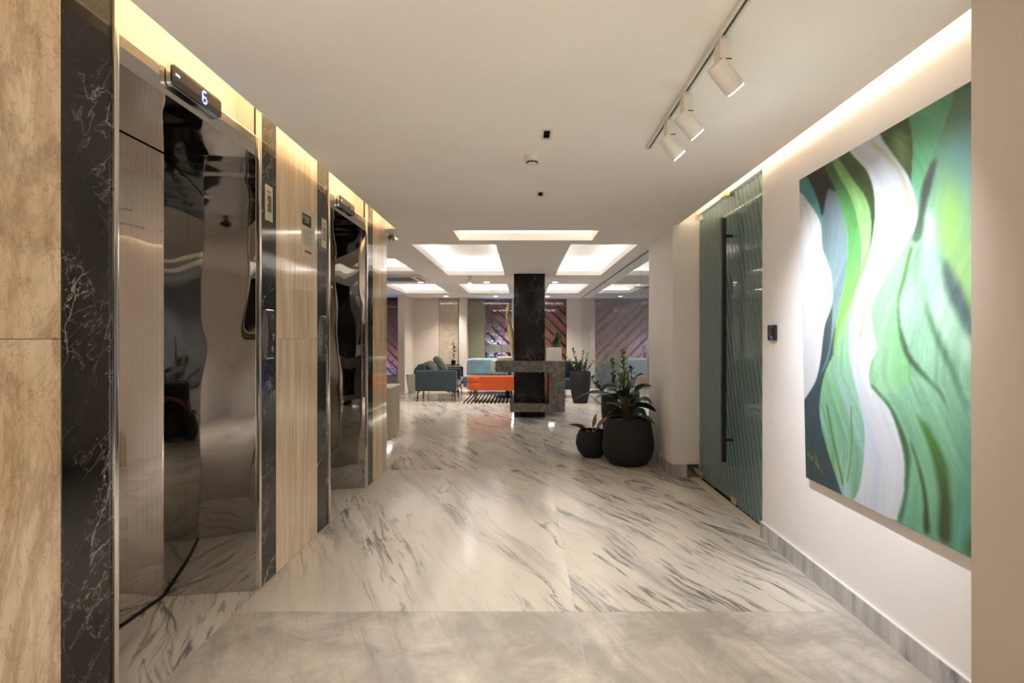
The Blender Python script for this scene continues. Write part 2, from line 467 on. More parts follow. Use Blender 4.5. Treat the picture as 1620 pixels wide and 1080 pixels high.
class MB:
    """collects shapes in one bmesh; build() links them as one mesh object"""
    def __init__(self):
        self.bm = bmesh.new()
    def _bevel(self, verts, bev, seg):
        if bev > 0:
            es = {e for v in verts for e in v.link_edges}
            bmesh.ops.bevel(self.bm, geom=list(es), offset=bev, segments=seg, profile=0.6, affect='EDGES', clamp_overlap=True)
    def box(self, x0, x1, y0, y1, z0, z1, bev=0.0, seg=2, mat=None):
        r = bmesh.ops.create_cube(self.bm, size=1.0)
        vs = r['verts']
        for v in vs:
            v.co = Vector(((x0 + x1) / 2 + v.co.x * (x1 - x0), (y0 + y1) / 2 + v.co.y * (y1 - y0), (z0 + z1) / 2 + v.co.z * (z1 - z0)))
        if mat is not None:
            bmesh.ops.transform(self.bm, matrix=mat, verts=vs)
        self._bevel(vs, bev, seg)
        return self
    def prism(self, poly, z0, z1, bev=0.0, axis='Z', mat=None):
        n = len(poly)
        def P(a, b, c):
            return {'Z': (a, b, c), 'Y': (a, c, b), 'X': (c, a, b)}[axis]
        lo = [self.bm.verts.new(P(a, b, z0)) for a, b in poly]
        hi = [self.bm.verts.new(P(a, b, z1)) for a, b in poly]
        self.bm.faces.new(lo[::-1]); self.bm.faces.new(hi)
        for i in range(n):
            j = (i + 1) % n
            self.bm.faces.new((lo[i], lo[j], hi[j], hi[i]))
        if mat is not None:
            bmesh.ops.transform(self.bm, matrix=mat, verts=lo + hi)
        self._bevel(lo + hi, bev, 2)
        return self
    def lathe(self, prof, cx=0, cy=0, n=40, mat=None):
        rings = []; allv = []
        for r, z in prof:
            if r < 1e-6:
                v = self.bm.verts.new((cx, cy, z)); rings.append([v]); allv.append(v)
            else:
                ring = [self.bm.verts.new((cx + r * math.cos(2 * PI * k / n), cy + r * math.sin(2 * PI * k / n), z)) for k in range(n)]
                rings.append(ring); allv += ring
        for a, b in zip(rings, rings[1:]):
            if len(a) == 1 and len(b) == 1:
                continue
            for k in range(n):
                j = (k + 1) % n
                if len(a) == 1:
                    self.bm.faces.new((a[0], b[k], b[j]))
                elif len(b) == 1:
                    self.bm.faces.new((a[k], a[j], b[0]))
                else:
                    self.bm.faces.new((a[k], a[j], b[j], b[k]))
        if mat is not None:
            bmesh.ops.transform(self.bm, matrix=mat, verts=allv)
        return self
    def tube(self, pts, r, n=8):
        pts = [Vector(p) for p in pts]
        rr = r if isinstance(r, (list, tuple)) else [r] * len(pts)
        rings = []
        for i, p in enumerate(pts):
            t = (pts[min(i + 1, len(pts) - 1)] - pts[max(i - 1, 0)]).normalized()
            u = t.cross(Vector((0, 0, 1)))
            if u.length < 1e-3:
                u = t.cross(Vector((0, 1, 0)))
            u.normalize(); w = t.cross(u)
            rings.append([self.bm.verts.new(p + (u * math.cos(2 * PI * k / n) + w * math.sin(2 * PI * k / n)) * rr[i]) for k in range(n)])
        for a, b in zip(rings, rings[1:]):
            for k in range(n):
                j = (k + 1) % n
                self.bm.faces.new((a[k], a[j], b[j], b[k]))
        self.bm.faces.new(rings[0][::-1]); self.bm.faces.new(rings[-1])
        return self
    def cushion(self, w, d, h, mat=None, e=0.35, nu=28, nv=14):
        """soft rectangular pillow: superellipsoid of full size w, d, h"""
        def sp(v, p):
            return math.copysign(abs(v) ** p, v)
        rows = []; allv = []
        for i in range(nv + 1):
            ph = -PI / 2 + PI * i / nv
            if i in (0, nv):
                v = self.bm.verts.new((0, 0, sp(math.sin(ph), e) * h / 2)); rows.append([v]); allv.append(v); continue
            row = []
            for k in range(nu):
                th = 2 * PI * k / nu
                c = sp(math.cos(ph), 0.55 if e > 0.5 else e)
                row.append(self.bm.verts.new((c * sp(math.cos(th), 0.3) * w / 2, c * sp(math.sin(th), 0.3) * d / 2, sp(math.sin(ph), e) * h / 2)))
            rows.append(row); allv += row
        for a, b in zip(rows, rows[1:]):
            for k in range(nu):
                j = (k + 1) % nu
                if len(a) == 1:
                    self.bm.faces.new((a[0], b[j], b[k]))
                elif len(b) == 1:
                    self.bm.faces.new((a[k], a[j], b[0]))
                else:
                    self.bm.faces.new((a[k], a[j], b[j], b[k]))
        if mat is not None:
            bmesh.ops.transform(self.bm, matrix=mat, verts=allv)
        return self
    def leaf(self, base, d, length, width, droop=0.0, n=7, fold=0.25, twist=0.0, pw=0.75):
        base = Vector(base); d = Vector(d).normalized()
        rows = []
        for i in range(n + 1):
            t = i / n
            p = base + d * (length * t) + Vector((0, 0, -droop * length * t * t))
            tan = (d + Vector((0, 0, -2 * droop * t))).normalized()
            s = tan.cross(Vector((0, 0, 1)))
            if s.length < 1e-3:
                s = Vector((1, 0, 0))
            s.normalize()
            s = Matrix.Rotation(twist, 3, tan) @ s
            up = s.cross(tan)
            w = width * 0.5 * max(0.04, math.sin(PI * min(1, t ** pw * 0.97 + 0.03))) 
            rows.append((self.bm.verts.new(p - s * w + up * w * fold), self.bm.verts.new(p), self.bm.verts.new(p + s * w + up * w * fold)))
        for a, b in zip(rows, rows[1:]):
            self.bm.faces.new((a[0], a[1], b[1], b[0])); self.bm.faces.new((a[1], a[2], b[2], b[1]))
        return self
    def build(self, name, mat, parent=None, smooth=None, loc=None, recalc=True):
        if recalc:
            bmesh.ops.recalc_face_normals(self.bm, faces=self.bm.faces[:])
        me = bpy.data.meshes.new(name)
        self.bm.to_mesh(me); self.bm.free()
        me.materials.append(MATS[mat])
        if smooth is not None:
            me.shade_smooth()
            if smooth < 180:
                me.set_sharp_from_angle(angle=math.radians(smooth))
        o = bpy.data.objects.new(name, me)
        COL.objects.link(o)
        if parent is not None:
            o.parent = parent
        if loc is not None:
            o.location = loc
        return o
def box(name, x0, x1, y0, y1, z0, z1, mat, parent=None, bev=0.0, local=False):
    """box given in world coordinates (parents of world boxes stand unrotated)"""
    if parent is not None and not local:
        L = parent.location
        x0 -= L.x; x1 -= L.x; y0 -= L.y; y1 -= L.y; z0 -= L.z; z1 -= L.z
    if parent is None and not local:
        cx, cy, cz = (x0 + x1) / 2, (y0 + y1) / 2, z0
        return MB().box(x0 - cx, x1 - cx, y0 - cy, y1 - cy, 0, z1 - z0, bev).build(name, mat, None, 40 if bev else None, (cx, cy, cz))
    return MB().box(x0, x1, y0, y1, z0, z1, bev).build(name, mat, parent, 40 if bev else None)
def struct(o, label, cat):
    return tag(o, label, cat, kind='structure')
def copy_tree(o, parent=None):
    c = o.copy(); COL.objects.link(c); c.parent = parent
    for ch in list(o.children):
        copy_tree(ch, c)
    return c
def lamp(kind, name, loc, energy, color, parent=None, aim=None, **kw):
    d = bpy.data.lights.new(name, kind)
    d.energy = energy; d.color = color
    for k, v in kw.items():
        setattr(d, k, v)
    o = bpy.data.objects.new(name, d)
    COL.objects.link(o)
    p = Vector(loc)
    if aim is not None:
        o.rotation_euler = (Vector(aim) - p).to_track_quat('-Z', 'Y').to_euler()
    if parent is not None:
        o.parent = parent
        p = p - Vector(parent.location)
    o.location = p
    return o

# ================================================================== FLOOR
floor = MB().box(-4.9, 6.2, -3.2, 19.0, -0.12, -0.021).build('floor', 'yard_paving')
struct(floor, 'polished white marble floor with grey diagonal veins', 'floor')
xs = [-4.9, -3.219, -1.476, 0.267, 1.69]
ys = [-3.2, -0.234, 2.793, 5.82, 8.85, 11.88, 14.9, 15.62]
GAP = 0.0015
MB().box(-4.9, 4.6, -3.2, 15.62, -0.0208, -0.0012).build('grout', 'grout', floor)
for i in range(len(xs) - 1):
    for j in range(len(ys) - 1):
        if i < 2 and j < 3:
            continue
        cloudy = (j <= 1)
        s = MB().box(xs[i] + GAP, xs[i + 1] - GAP, ys[j] + GAP, ys[j + 1] - GAP, -0.02, 0.0, 0.0).build(
            'marble_slab', 'floor_marble_cloudy' if cloudy else 'floor_marble', floor)
# marble inside the lift portals and under the glass door
for y0, y1 in ((1.953, 3.037), (4.108, 5.119)):
    MB().box(-1.99, XL - 0.0015, y0, y1, -0.02, 0.0).build('marble_threshold', 'floor_marble', floor)
MB().box(1.6915, 4.6, 1.8, 6.7, -0.02, -0.004).build('marble_slab', 'floor_marble', floor)

# ================================================================== CEILING (sheet with openings)
SLOTS = [('slot', -0.755, 0.813, 5.85, 6.43), ('slot', -3.0, -1.46, 5.97, 6.38)]
COFFERS = [(-1.378, -0.340, 6.71, 9.95), (0.584, 1.412, 6.71, 9.95), (-3.01, -1.865, 7.88, 9.36),
           (-3.01, -1.885, 11.56, 13.86), (-1.381, -0.352, 11.56, 13.86), (0.56, 1.395, 11.56, 13.86)]
DOWN = [(0.137, 4.375), (0.133, 3.10), (0.13, 1.66), (0.13, 0.40), (-0.6, -0.75), (0.8, -0.75), (-0.6, -1.9), (0.8, -1.9)]  # pairs behind the camera are added, unseen, to brighten the ceiling
HOLES = [s[1:] for s in SLOTS] + COFFERS
HOLES += [(x - 0.024, x + 0.024, y - 0.07, y + 0.07) for x, y in DOWN]
HOLES += [(-9, LIPL, -9, 5.76), (LIPR, 9, -9, 5.54)]
def sheet(name, X0, X1, Y0, Y1, z0, z1, holes, mat):
    bx = sorted({X0, X1} | {min(max(v, X0), X1) for h in holes for v in h[:2]})
    by = sorted({Y0, Y1} | {min(max(v, Y0), Y1) for h in holes for v in h[2:]})
    nx, ny = len(bx) - 1, len(by) - 1
    def solid(i, j):
        if i < 0 or j < 0 or i >= nx or j >= ny:
            return False
        cx, cy = (bx[i] + bx[i + 1]) / 2, (by[j] + by[j + 1]) / 2
        return not any(h[0] < cx < h[1] and h[2] < cy < h[3] for h in holes)
    m = MB(); bm = m.bm; cache = {}
    def V(i, j, k):
        key = (i, j, k)
        if key not in cache:
            cache[key] = bm.verts.new((bx[i], by[j], (z0, z1)[k]))
        return cache[key]
    for i in range(nx):
        for j in range(ny):
            if not solid(i, j):
                continue
            bm.faces.new((V(i, j, 0), V(i, j + 1, 0), V(i + 1, j + 1, 0), V(i + 1, j, 0)))
            bm.faces.new((V(i, j, 1), V(i + 1, j, 1), V(i + 1, j + 1, 1), V(i, j + 1, 1)))
            if not solid(i - 1, j): bm.faces.new((V(i, j, 0), V(i, j, 1), V(i, j + 1, 1), V(i, j + 1, 0)))
            if not solid(i + 1, j): bm.faces.new((V(i + 1, j, 0), V(i + 1, j + 1, 0), V(i + 1, j + 1, 1), V(i + 1, j, 1)))
            if not solid(i, j - 1): bm.faces.new((V(i, j, 0), V(i + 1, j, 0), V(i + 1, j, 1), V(i, j, 1)))
            if not solid(i, j + 1): bm.faces.new((V(i, j + 1, 0), V(i, j + 1, 1), V(i + 1, j + 1, 1), V(i + 1, j + 1, 0)))
    return m.build(name, mat, None, None, None, False)
YSP = 5.80
ceiling = sheet('ceiling', -4.75, 1.90, -3.0, YSP, ZC, ZC + CC, HOLES, 'plaster')
lc = sheet('lobby_ceiling', -4.75, 1.90, YSP, 15.55, ZC, ZC + CT, HOLES, 'plaster'); lc.parent = ceiling
struct(ceiling, 'smooth cream plaster ceiling with recessed light openings', 'ceiling')
MB().box(-4.9, 4.7, -3.2, 15.65, 3.02, 3.12).build('upper_slab', 'plaster', ceiling)

# ---- light slots and coffers
def recess(name, label, x0, x1, y0, y1, over, h, led, mat, group=None):
    t = thing(name, label, 'ceiling light', ((x0 + x1) / 2, (y0 + y1) / 2, ZC + CT), group=group)
    a0, a1, b0, b1 = x0 - over, x1 + over, y0 - over, y1 + over
    zt = ZC + CT + h
    for nm, bb in (('recess_roof', (a0, a1, b0, b1, zt, zt + 0.02)),
                   ('recess_side', (a0 - 0.02, a0, b0, b1, ZC + CT + 0.001, zt)), ('recess_side', (a1, a1 + 0.02, b0, b1, ZC + CT + 0.001, zt)),
                   ('recess_side', (a0, a1, b0 - 0.02, b0, ZC + CT + 0.001, zt)), ('recess_side', (a0, a1, b1, b1 + 0.02, ZC + CT + 0.001, zt))):
        box(nm, *bb, mat, t)
    o = over * 0.55
    z0, z1 = ZC + CT + 0.002, ZC + CT + 0.016
    w = 0.012
    for bb in ((x0 - o - w, x0 - o, y0, y1), (x1 + o, x1 + o + w, y0, y1), (x0, x1, y0 - o - w, y0 - o), (x0, x1, y1 + o, y1 + o + w)):
        box('led_strip', *bb, z0, z1, led, t)
    return t
recess('light_slot', 'long narrow cream lit slot across the corridor ceiling end', *SLOTS[0][1:], 0.09, 0.12, 'led_slot', 'coffer_white')
recess('light_slot', 'lit ceiling slot just past the end of the lift wall', *SLOTS[1][1:], 0.09, 0.12, 'led_slot', 'coffer_white')
CL = ['large white lit ceiling coffer left of the black column', 'large white lit ceiling coffer right of the black column beside glass wall',
      'lit ceiling coffer partly hidden behind the end of lift wall', 'far lit ceiling coffer at left beyond the air conditioner',
      'far lit ceiling coffer above blue sofa, left of column', 'far lit ceiling coffer right of column beside glass wall']
for lab, c in zip(CL, COFFERS):
    recess('ceiling_coffer', lab, *c, 0.16, 0.22, 'led_coffer', 'coffer_white', 'lit coffers of the lobby ceiling')

# ---- light pockets along both corridor walls
pl = MB().box(-1.62, LIPL + 0.35, -3.0, 5.76, ZT, ZT + 0.03).build('trim_1', 'cream_wall')
struct(pl, 'lit cove pocket above the lift wall', 'cove')
MB().box(LIPL + 0.33, LIPL + 0.35, -3.0, 5.76, ZC + CC + 0.001, ZT).build('pocket_side', 'cream_wall', pl)
MB().box(-1.475, LIPL + 0.35, 5.761, 5.78, ZC + CC + 0.001, ZT).build('pocket_end', 'cream_wall', pl)
MB().box(LIPL + 0.018, LIPL + 0.036, -2.5, 5.72, ZC + CC + 0.002, ZC + CC + 0.014).build('led_strip', 'led_left', pl)
pr = MB().box(LIPR - 0.35, 1.92, -3.0, 5.54, ZT, ZT + 0.03).build('trim_2', 'cream_wall')
struct(pr, 'lit cove pocket above the painting wall', 'cove')
MB().box(LIPR - 0.35, LIPR - 0.33, -3.0, 5.54, ZC + CC + 0.001, ZT).build('pocket_side', 'cream_wall', pr)
MB().box(LIPR - 0.036, LIPR - 0.018, -2.5, 5.45, ZC + CC + 0.002, ZC + CC + 0.014).build('led_strip', 'led_right', pr)

MB().box(LIPR - 0.34, 1.92, 5.541, 5.56, ZC + CC + 0.001, ZT).build('pocket_end', 'cream_wall', pr)

# ================================================================== LEFT WALL (lift wall)
wl = MB()
for y0, y1 in ((-3.0, 1.95), (3.04, 4.105), (5.122, 5.86)):
    wl.box(-2.25, XL - 0.031, y0, y1, 0, ZT)
wl.box(-4.75, -2.25, 5.66, 5.86, 0, ZC)
for y0, y1 in ((1.95, 3.04), (4.105, 5.122)):
    wl.box(-1.72, -1.60, y0, y1, 2.50, ZT)          # plaster above the portals
    wl.box(-2.25, -2.02, y0, y1, 0, ZT)
wall_left = wl.build('wall_left', 'cream_wall')
struct(wall_left, 'lift wall clad in beige travertine and black marble strips', 'wall')
SEAM = 1.40
def cladding(nm, y0, y1, mat, seam=True):
    zs = [0.0, SEAM, ZT - 0.01] if seam else [0.0, ZT - 0.01]
    for a, b in zip(zs, zs[1:]):
        MB().box(XL - 0.03, XL, y0 + 0.001, y1 - 0.001, a + 0.001, b - 0.001, 0.0015, 1).build(nm, mat, wall_left)
cladding('travertine_slab', -3.0, -1.2, 'travertine_veined')
cladding('travertine_slab', -1.2, 0.3, 'travertine_veined')
cladding('travertine_slab', 0.3, 1.737, 'travertine_veined')
cladding('black_marble_slab', 1.737, 1.948, 'black_marble', False)
cladding('black_marble_slab', 3.042, 3.247, 'black_marble', False)
cladding('travertine_slab', 3.247, 3.894, 'travertine_grain')
cladding('black_marble_slab', 3.894, 4.103, 'black_marble', False)
cladding('black_marble_slab', 5.124, 5.334, 'black_marble', False)
cladding('travertine_slab', 5.334, 5.877, 'travertine_grain')

# ---- lift portals
XD = -1.953
ZH = 2.41
def portal(n, y0, y1, label):
    t = thing('door_%d' % n, label, 'lift door', (XL, (y0 + y1) / 2, 0), kind='structure')
    oy = (y0 + y1) / 2
    sp = 0.085
    L = lambda pts: [(x - XL, y - oy) for x, y in pts]
    MB().prism(L([(XL - 0.004, y0 + 0.008), (XD, y0 + sp), (XD - 0.03, y0 + sp), (XD - 0.03, y0 + 0.001), (XL - 0.004, y0 + 0.001)]), 0.0, ZH).build('jamb', 'bronze_mirror', t)
    MB().prism(L([(XL - 0.004, y1 - 0.008), (XD, y1 - sp), (XD - 0.03, y1 - sp), (XD - 0.03, y1 - 0.001), (XL - 0.004, y1 - 0.001)]), 0.0, ZH).build('jamb', 'bronze_mirror', t)
    box('soffit', XD - 0.03, XL - 0.016, y0 + 0.001, y1 - 0.001, ZH, ZH + 0.02, 'bronze_mirror', t)
    hd = box('header', XL - 0.015, XL - 0.002, y0 + 0.001, y1 - 0.001, ZH, 2.517, 'bronze_mirror', t)
    box('ledge', XL - 0.13, XL - 0.002, y0 + 0.001, y1 - 0.001, 2.517, 2.523, 'chrome', t)
    ym = (y0 + y1) / 2
    box('door_panel', XD - 0.03, XD - 0.004, y0 + sp, ym - 0.002, 0.012, ZH - 0.006, 'bronze_etched', t)
    box('door_panel', XD - 0.03, XD - 0.004, ym + 0.002, y1 - sp, 0.012, ZH - 0.006, 'bronze_etched', t)
    box('sill', XD - 0.03, XD + 0.006, y0 + sp, y1 - sp, 0.0005, 0.008, 'black_metal', t)
    for ya in (y0 - 0.005, y1 - 0.017):
        box('edge_trim', XL - 0.012, XL + 0.012, ya, ya + 0.022, 0.0, ZT - 0.02, 'chrome', t, 0.003)
    return t
portal(1, 1.953, 3.037, 'near lift doorway with bronze mirror jambs and ribbed door')
portal(2, 4.108, 5.119, 'far lift doorway with bronze mirror jambs, next to lobby')

# ---- hall indicators above the lift doors
def indicator(y0, y1, z0, z1, label, lit):
    t = thing('lift_indicator', label, 'floor indicator', (XL, (y0 + y1) / 2, z0), group='lift floor indicators')
    w, h = (y1 - y0), z1 - z0
    def rrect(w, h, r, cut):
        pts = []
        for cx, cz, a0 in ((w / 2 - r, h - r, 0), (-w / 2 + r, h - r, 90), (-w / 2 + r, r, 180), (w / 2 - r, r, 270)):
            for k in range(5):
                a = math.radians(a0 + k * 22.5); pts.append((cx + r * math.cos(a), cz + r * math.sin(a)))
        return pts
    MB().prism(rrect(w, h, 0.02, 0), 0.001, 0.019, axis='X').build('housing', 'chrome', t, 40)
    f = [(y, z + 0.006) for y, z in rrect(w - 0.012, h - 0.012, 0.016, 0)]
    face = MB().prism(f, 0.019, 0.024, axis='X').build('display_glass', 'black_gloss', t, 40)
    if lit:
        dots = ['.###.', '#....', '#....', '####.', '#...#', '#...#', '.###.']
        m = MB()
        for r, row in enumerate(dots):
            for c, ch in enumerate(row):
                if ch == '#':
                    y = 0.045 + (c - 2) * 0.0075; z = h * 0.5 + (3 - r) * 0.0085
                    m.box(0.024, 0.0252, y - 0.003, y + 0.003, z - 0.0034, z + 0.0034)
        tag(m.build('digit', 'digit_blue', face), 'glowing blue floor digit')
        m = MB()
        m.box(0.024, 0.0248, -w / 2 + 0.028, -w / 2 + 0.034, h * 0.52, h * 0.62)
        m.box(0.024, 0.0248, -w / 2 + 0.038, -w / 2 + 0.046, h * 0.53, h * 0.62)
        m.box(0.024, 0.0248, -w / 2 + 0.049, -w / 2 + 0.056, h * 0.52, h * 0.61)
        m.build('maker_mark', 'mark_white', face)
    else:
        m = MB().box(0.024, 0.0248, -w / 2 + 0.028, -w / 2 + 0.05, h * 0.56, h * 0.64)
        m.build('maker_mark', 'mark_white', face)
        MB().box(0.024, 0.0248, 0.03, 0.055, h * 0.38, h * 0.62).build('digit', 'ink_dark', face)
    return t
indicator(2.243, 2.62, 2.45, 2.548, 'black glass floor indicator with blue digit above near lift', True)
indicator(4.304, 4.683, 2.45, 2.548, 'black glass floor indicator without lit digit above far lift', False)

# ---- call panels
def call_panel(yc, zc, label):
    t = thing('lift_call_panel', label, 'call panel', (XL, yc, zc), group='lift call panels')
    H, Wd = 0.285, 0.092
    n = 14
    def arc(ins):
        pts = []
        for k in range(n + 1):
            z = -H / 2 + ins + (H - 2 * ins) * k / n
            pts.append((0.010 + 0.012 * math.cos(PI * (z / H)), z))
        return pts
    def bowed(x_in, ins, wd):
        m = MB(); pr = arc(ins)
        f = [[m.bm.verts.new((x + x_in, s * wd / 2, z)) for x, z in pr] for s in (-1, 1)]
        b = [[m.bm.verts.new((0.001, s * wd / 2, z)) for x, z in pr] for s in (-1, 1)]
        for k in range(n):
            m.bm.faces.new((f[0][k], f[1][k], f[1][k + 1], f[0][k + 1]))
            m.bm.faces.new((b[0][k], b[0][k + 1], b[1][k + 1], b[1][k]))
            for s in (0, 1):
                m.bm.faces.new((f[s][k], f[s][k + 1], b[s][k + 1], b[s][k]))
        for k in (0, n):
            m.bm.faces.new((f[0][k], b[0][k], b[1][k], f[1][k]))
        return m
    bowed(-0.003, 0.0, Wd).build('rim', 'chrome', t, 30)
    fp = bowed(0.001, 0.006, Wd - 0.012).build('face_plate', 'black_metal', t, 30)
    for z, r in ((-0.018, 0.020), (-0.088, 0.017)):
        M = Matrix.Translation((0.0085 + 0.012 * math.cos(PI * z / H), 0.008, z)) @ Matrix.Rotation(PI / 2, 4, 'Y')
        b = MB().lathe([(0, 0), (r, 0), (r, 0.004), (r - 0.004, 0.006), (0, 0.006)], n=24, mat=M).build('button', 'dark_chrome', fp, 40)
    MB().box(0.012, 0.0185, -0.014, 0.02, 0.092, 0.112).build('arrow_window', 'dark_chrome', fp)
    return t
call_panel(3.152, 1.428, 'curved black call panel on marble strip beside near lift')
call_panel(4.004, 1.426, 'curved black call panel on marble strip beside far lift')

# ---- papers on the wall
def sticker(y0, y1, z0, z1, label):
    t = thing('safety_notice', label, 'notice', (XL, (y0 + y1) / 2, z0), group='notices on the black marble')
    box('card', XL + 0.0005, XL + 0.002, y0, y1, z0, z1, 'paper', t)
    w, h = y1 - y0, z1 - z0
    box('picture', XL + 0.002, XL + 0.0024, y0 + w * .3, y1 - w * .18, z0 + h * .25, z1 - h * .28, 'brown_window', t)
    box('red_print', XL + 0.002, XL + 0.0024, y0 + w * .3, y1 - w * .3, z1 - h * .2, z1 - h * .16, 'ink_red', t)
    box('white_print', XL + 0.0024, XL + 0.0027, y0 + w * .2, y0 + w * .42, z0 + h * .48, z0 + h * .54, 'paper', t)
sticker(3.104, 3.197, 2.083, 2.288, 'small pale notice on black marble above near call panel')
sticker(3.973, 4.069, 2.074, 2.287, 'small pale notice on black marble above far call panel')
t = thing('wall_notice', 'tall white printed notice on the travertine between the lifts', 'notice', (XL, 3.73, 1.95))
box('sheet', XL + 0.0005, XL + 0.002, 3.617, 3.847, 1.95, 2.287, 'paper', t)
box('header_block', XL + 0.002, XL + 0.0024, 3.622, 3.775, 2.165, 2.245, 'ink_dark', t)
for k in range(3):
    box('header_text', XL + 0.0024, XL + 0.0027, 3.665, 3.75 - 0.02 * (k == 2), 2.224 - 0.017 * k, 2.231 - 0.017 * k, 'paper', t)
box('header_mark', XL + 0.0024, XL + 0.0027, 3.634, 3.652, 2.205, 2.235, 'ink_grey', t)
for k in range(9):
    box('text_line', XL + 0.002, XL + 0.0023, 3.645, 3.815 - 0.03 * (k % 3), 2.138 - 0.0125 * k, 2.143 - 0.0125 * k, 'ink_grey', t)
box('red_print', XL + 0.002, XL + 0.0024, 3.665, 3.78, 1.985, 2.002, 'ink_red', t)

# ---- security camera at the end of the lift wall
t = thing('security_camera', 'small dark security camera at top corner of the lift wall end', 'camera', (XL, 5.885, 2.50))
M = Matrix.Translation((0.035, 0.03, 0.0)) @ Matrix.Rotation(math.radians(80), 4, 'X')
MB().lathe([(0, -0.03), (0.038, -0.03), (0.042, -0.01), (0.042, 0.04), (0.036, 0.045), (0.03, 0.042), (0, 0.042)], n=28, mat=M).build('housing', 'dark_chrome', t, 40)
MB().lathe([(0, 0.043), (0.02, 0.043), (0.02, 0.049), (0, 0.051)], n=24, mat=M).build('lens', 'lens_glass', t, 40)
MB().box(0.0, 0.03, 0.0, 0.06, 0.025, 0.06, 0.004).build('bracket', 'white_plastic', t, 40)

# ================================================================== RIGHT WALL
wr = MB().box(XR, 1.85, 1.70, 3.845, 0, ZT).box(XR, 1.85, -3.0, 0.92, 0, ZT).build('wall_right', 'wall_paint')
struct(wr, 'off white wall behind the painting', 'wall')
pil = MB().box(1.45, 2.0, 0.90, 1.76, 0, ZC - 0.001).build('wall_foreground', 'pillar_paint')
struct(pil, 'plain beige wall edge in the right foreground', 'wall')
bb = MB().box(1.672, XR, 1.77, 3.845, 0.0, 0.110).build('baseboard_right', 'skirting_marble')
struct(bb, 'grey veined marble skirting below the painting', 'skirting')
MB().box(1.674, XR, 1.77, 3.843, 0.110, 0.114).build('polished_edge', 'white_metal', bb)
stub = MB().box(1.522, 1.95, 5.54, 6.59, 0, ZC).build('wall_stub', 'wall_paint')
struct(stub, 'short projecting white wall between glass door and lobby', 'wall')
b2 = MB().box(1.506, 1.522, 5.524, 6.59, 0, 0.125).box(1.522, 1.775, 5.524, 5.54, 0, 0.125).build('baseboard_stub', 'skirting_marble')
struct(b2, 'marble skirting around the projecting wall', 'skirting')

# ---- striped glass door
XGD = 1.785
t = thing('door_3', 'tall glass door with diagonal frosted stripes and black bar handle', 'glass door', (XGD, 4.68, 0), kind='structure')
box('door_leaf', XGD, XGD + 0.012, 4.525, 5.505, 0.02, 2.645, 'striped_glass', t)
box('fixed_pane', XGD, XGD + 0.012, 3.86, 4.515, 0.006, 2.645, 'striped_glass', t)
box('top_channel', XGD - 0.03, XGD + 0.045, 3.86, 5.52, 2.648, ZT - 0.001, 'white_metal', t)
box('threshold', XGD - 0.012, XGD + 0.03, 3.86, 5.52, 0.0005, 0.005, 'dark_chrome', t)
for bb_ in ((5.39, 5.51, 0.012, 0.075), (4.53, 4.64, 0.012, 0.075), (5.40, 5.51, 2.585, 2.655)):
    box('patch_fitting', XGD - 0.014, XGD + 0.026, *bb_, 'chrome', t, 0.004)
for side, nm in ((-1, 'bar_handle'), (1, 'bar_handle')):
    xh = XGD + 0.006 + side * 0.085
    hd = box(nm, xh - 0.018, xh + 0.018, 4.615, 4.651, 0.355, 2.43, 'black_metal', t, 0.003)
    for z in (0.53, 2.265):
        x0, x1 = sorted((xh + 0.018 * -side, XGD + 0.006 + side * 0.0065))
        m = MB().box(x0 - t.location.x, x1 - t.location.x, 4.622 - t.location.y, 4.644 - t.location.y, z, z + 0.022)
        m.build('standoff', 'black_metal', hd)
box('door_guard', 1.66, 1.775, 5.505, 5.523, 0.0, 0.13, 'dark_chrome', None)
o = bpy.data.objects['door_guard']; tag(o, 'small brown metal guard block at foot of the glass door hinge side', 'door guard')
# small brass catch above the glass
o = MB().box(0, 0.05, 0, 0.12, 0, 0.03, 0.008).build('door_catch', 'gold_leaf', None, 40, (1.70, 4.60, 2.615))
tag(o, 'small brass coloured catch at the top of the glass door', 'door catch')
# room behind the striped glass
rb = MB().box(4.5, 4.6, 1.8, 6.62, 0, 2.95).box(1.86, 4.6, 1.75, 1.85, 0, 2.95).box(1.95, 4.6, 6.52, 6.62, 0, 2.95).box(1.92, 4.6, 1.8, 6.62, 2.9, 2.95).build('wall_back_room', 'room_wall')
struct(rb, 'grey blue walls of the dim room behind the striped glass', 'wall')

# ---- card reader
o = thing('card_reader', 'small black card reader on the white wall beside the glass door', 'card reader', (XR, 3.665, 1.39))
MB().box(-0.024, -0.001, -0.05, 0.05, 0, 0.105, 0.006).build('case', 'black_plastic', o, 40)
MB().box(-0.0255, -0.024, -0.03, 0.03, 0.03, 0.085).build('touch_face', 'black_gloss', o)

# ---- wall behind the camera
wb = MB().box(-2.2, 2.0, -3.15, -3.0, 0, 2.95).build('wall_back', 'wall_paint')
struct(wb, 'plain wall closing the corridor behind the viewer', 'wall')
MB().box(-1.2, 0.9, -3.0, -2.97, 0.0, 2.25).build('dark_panel', 'black_marble', wb)

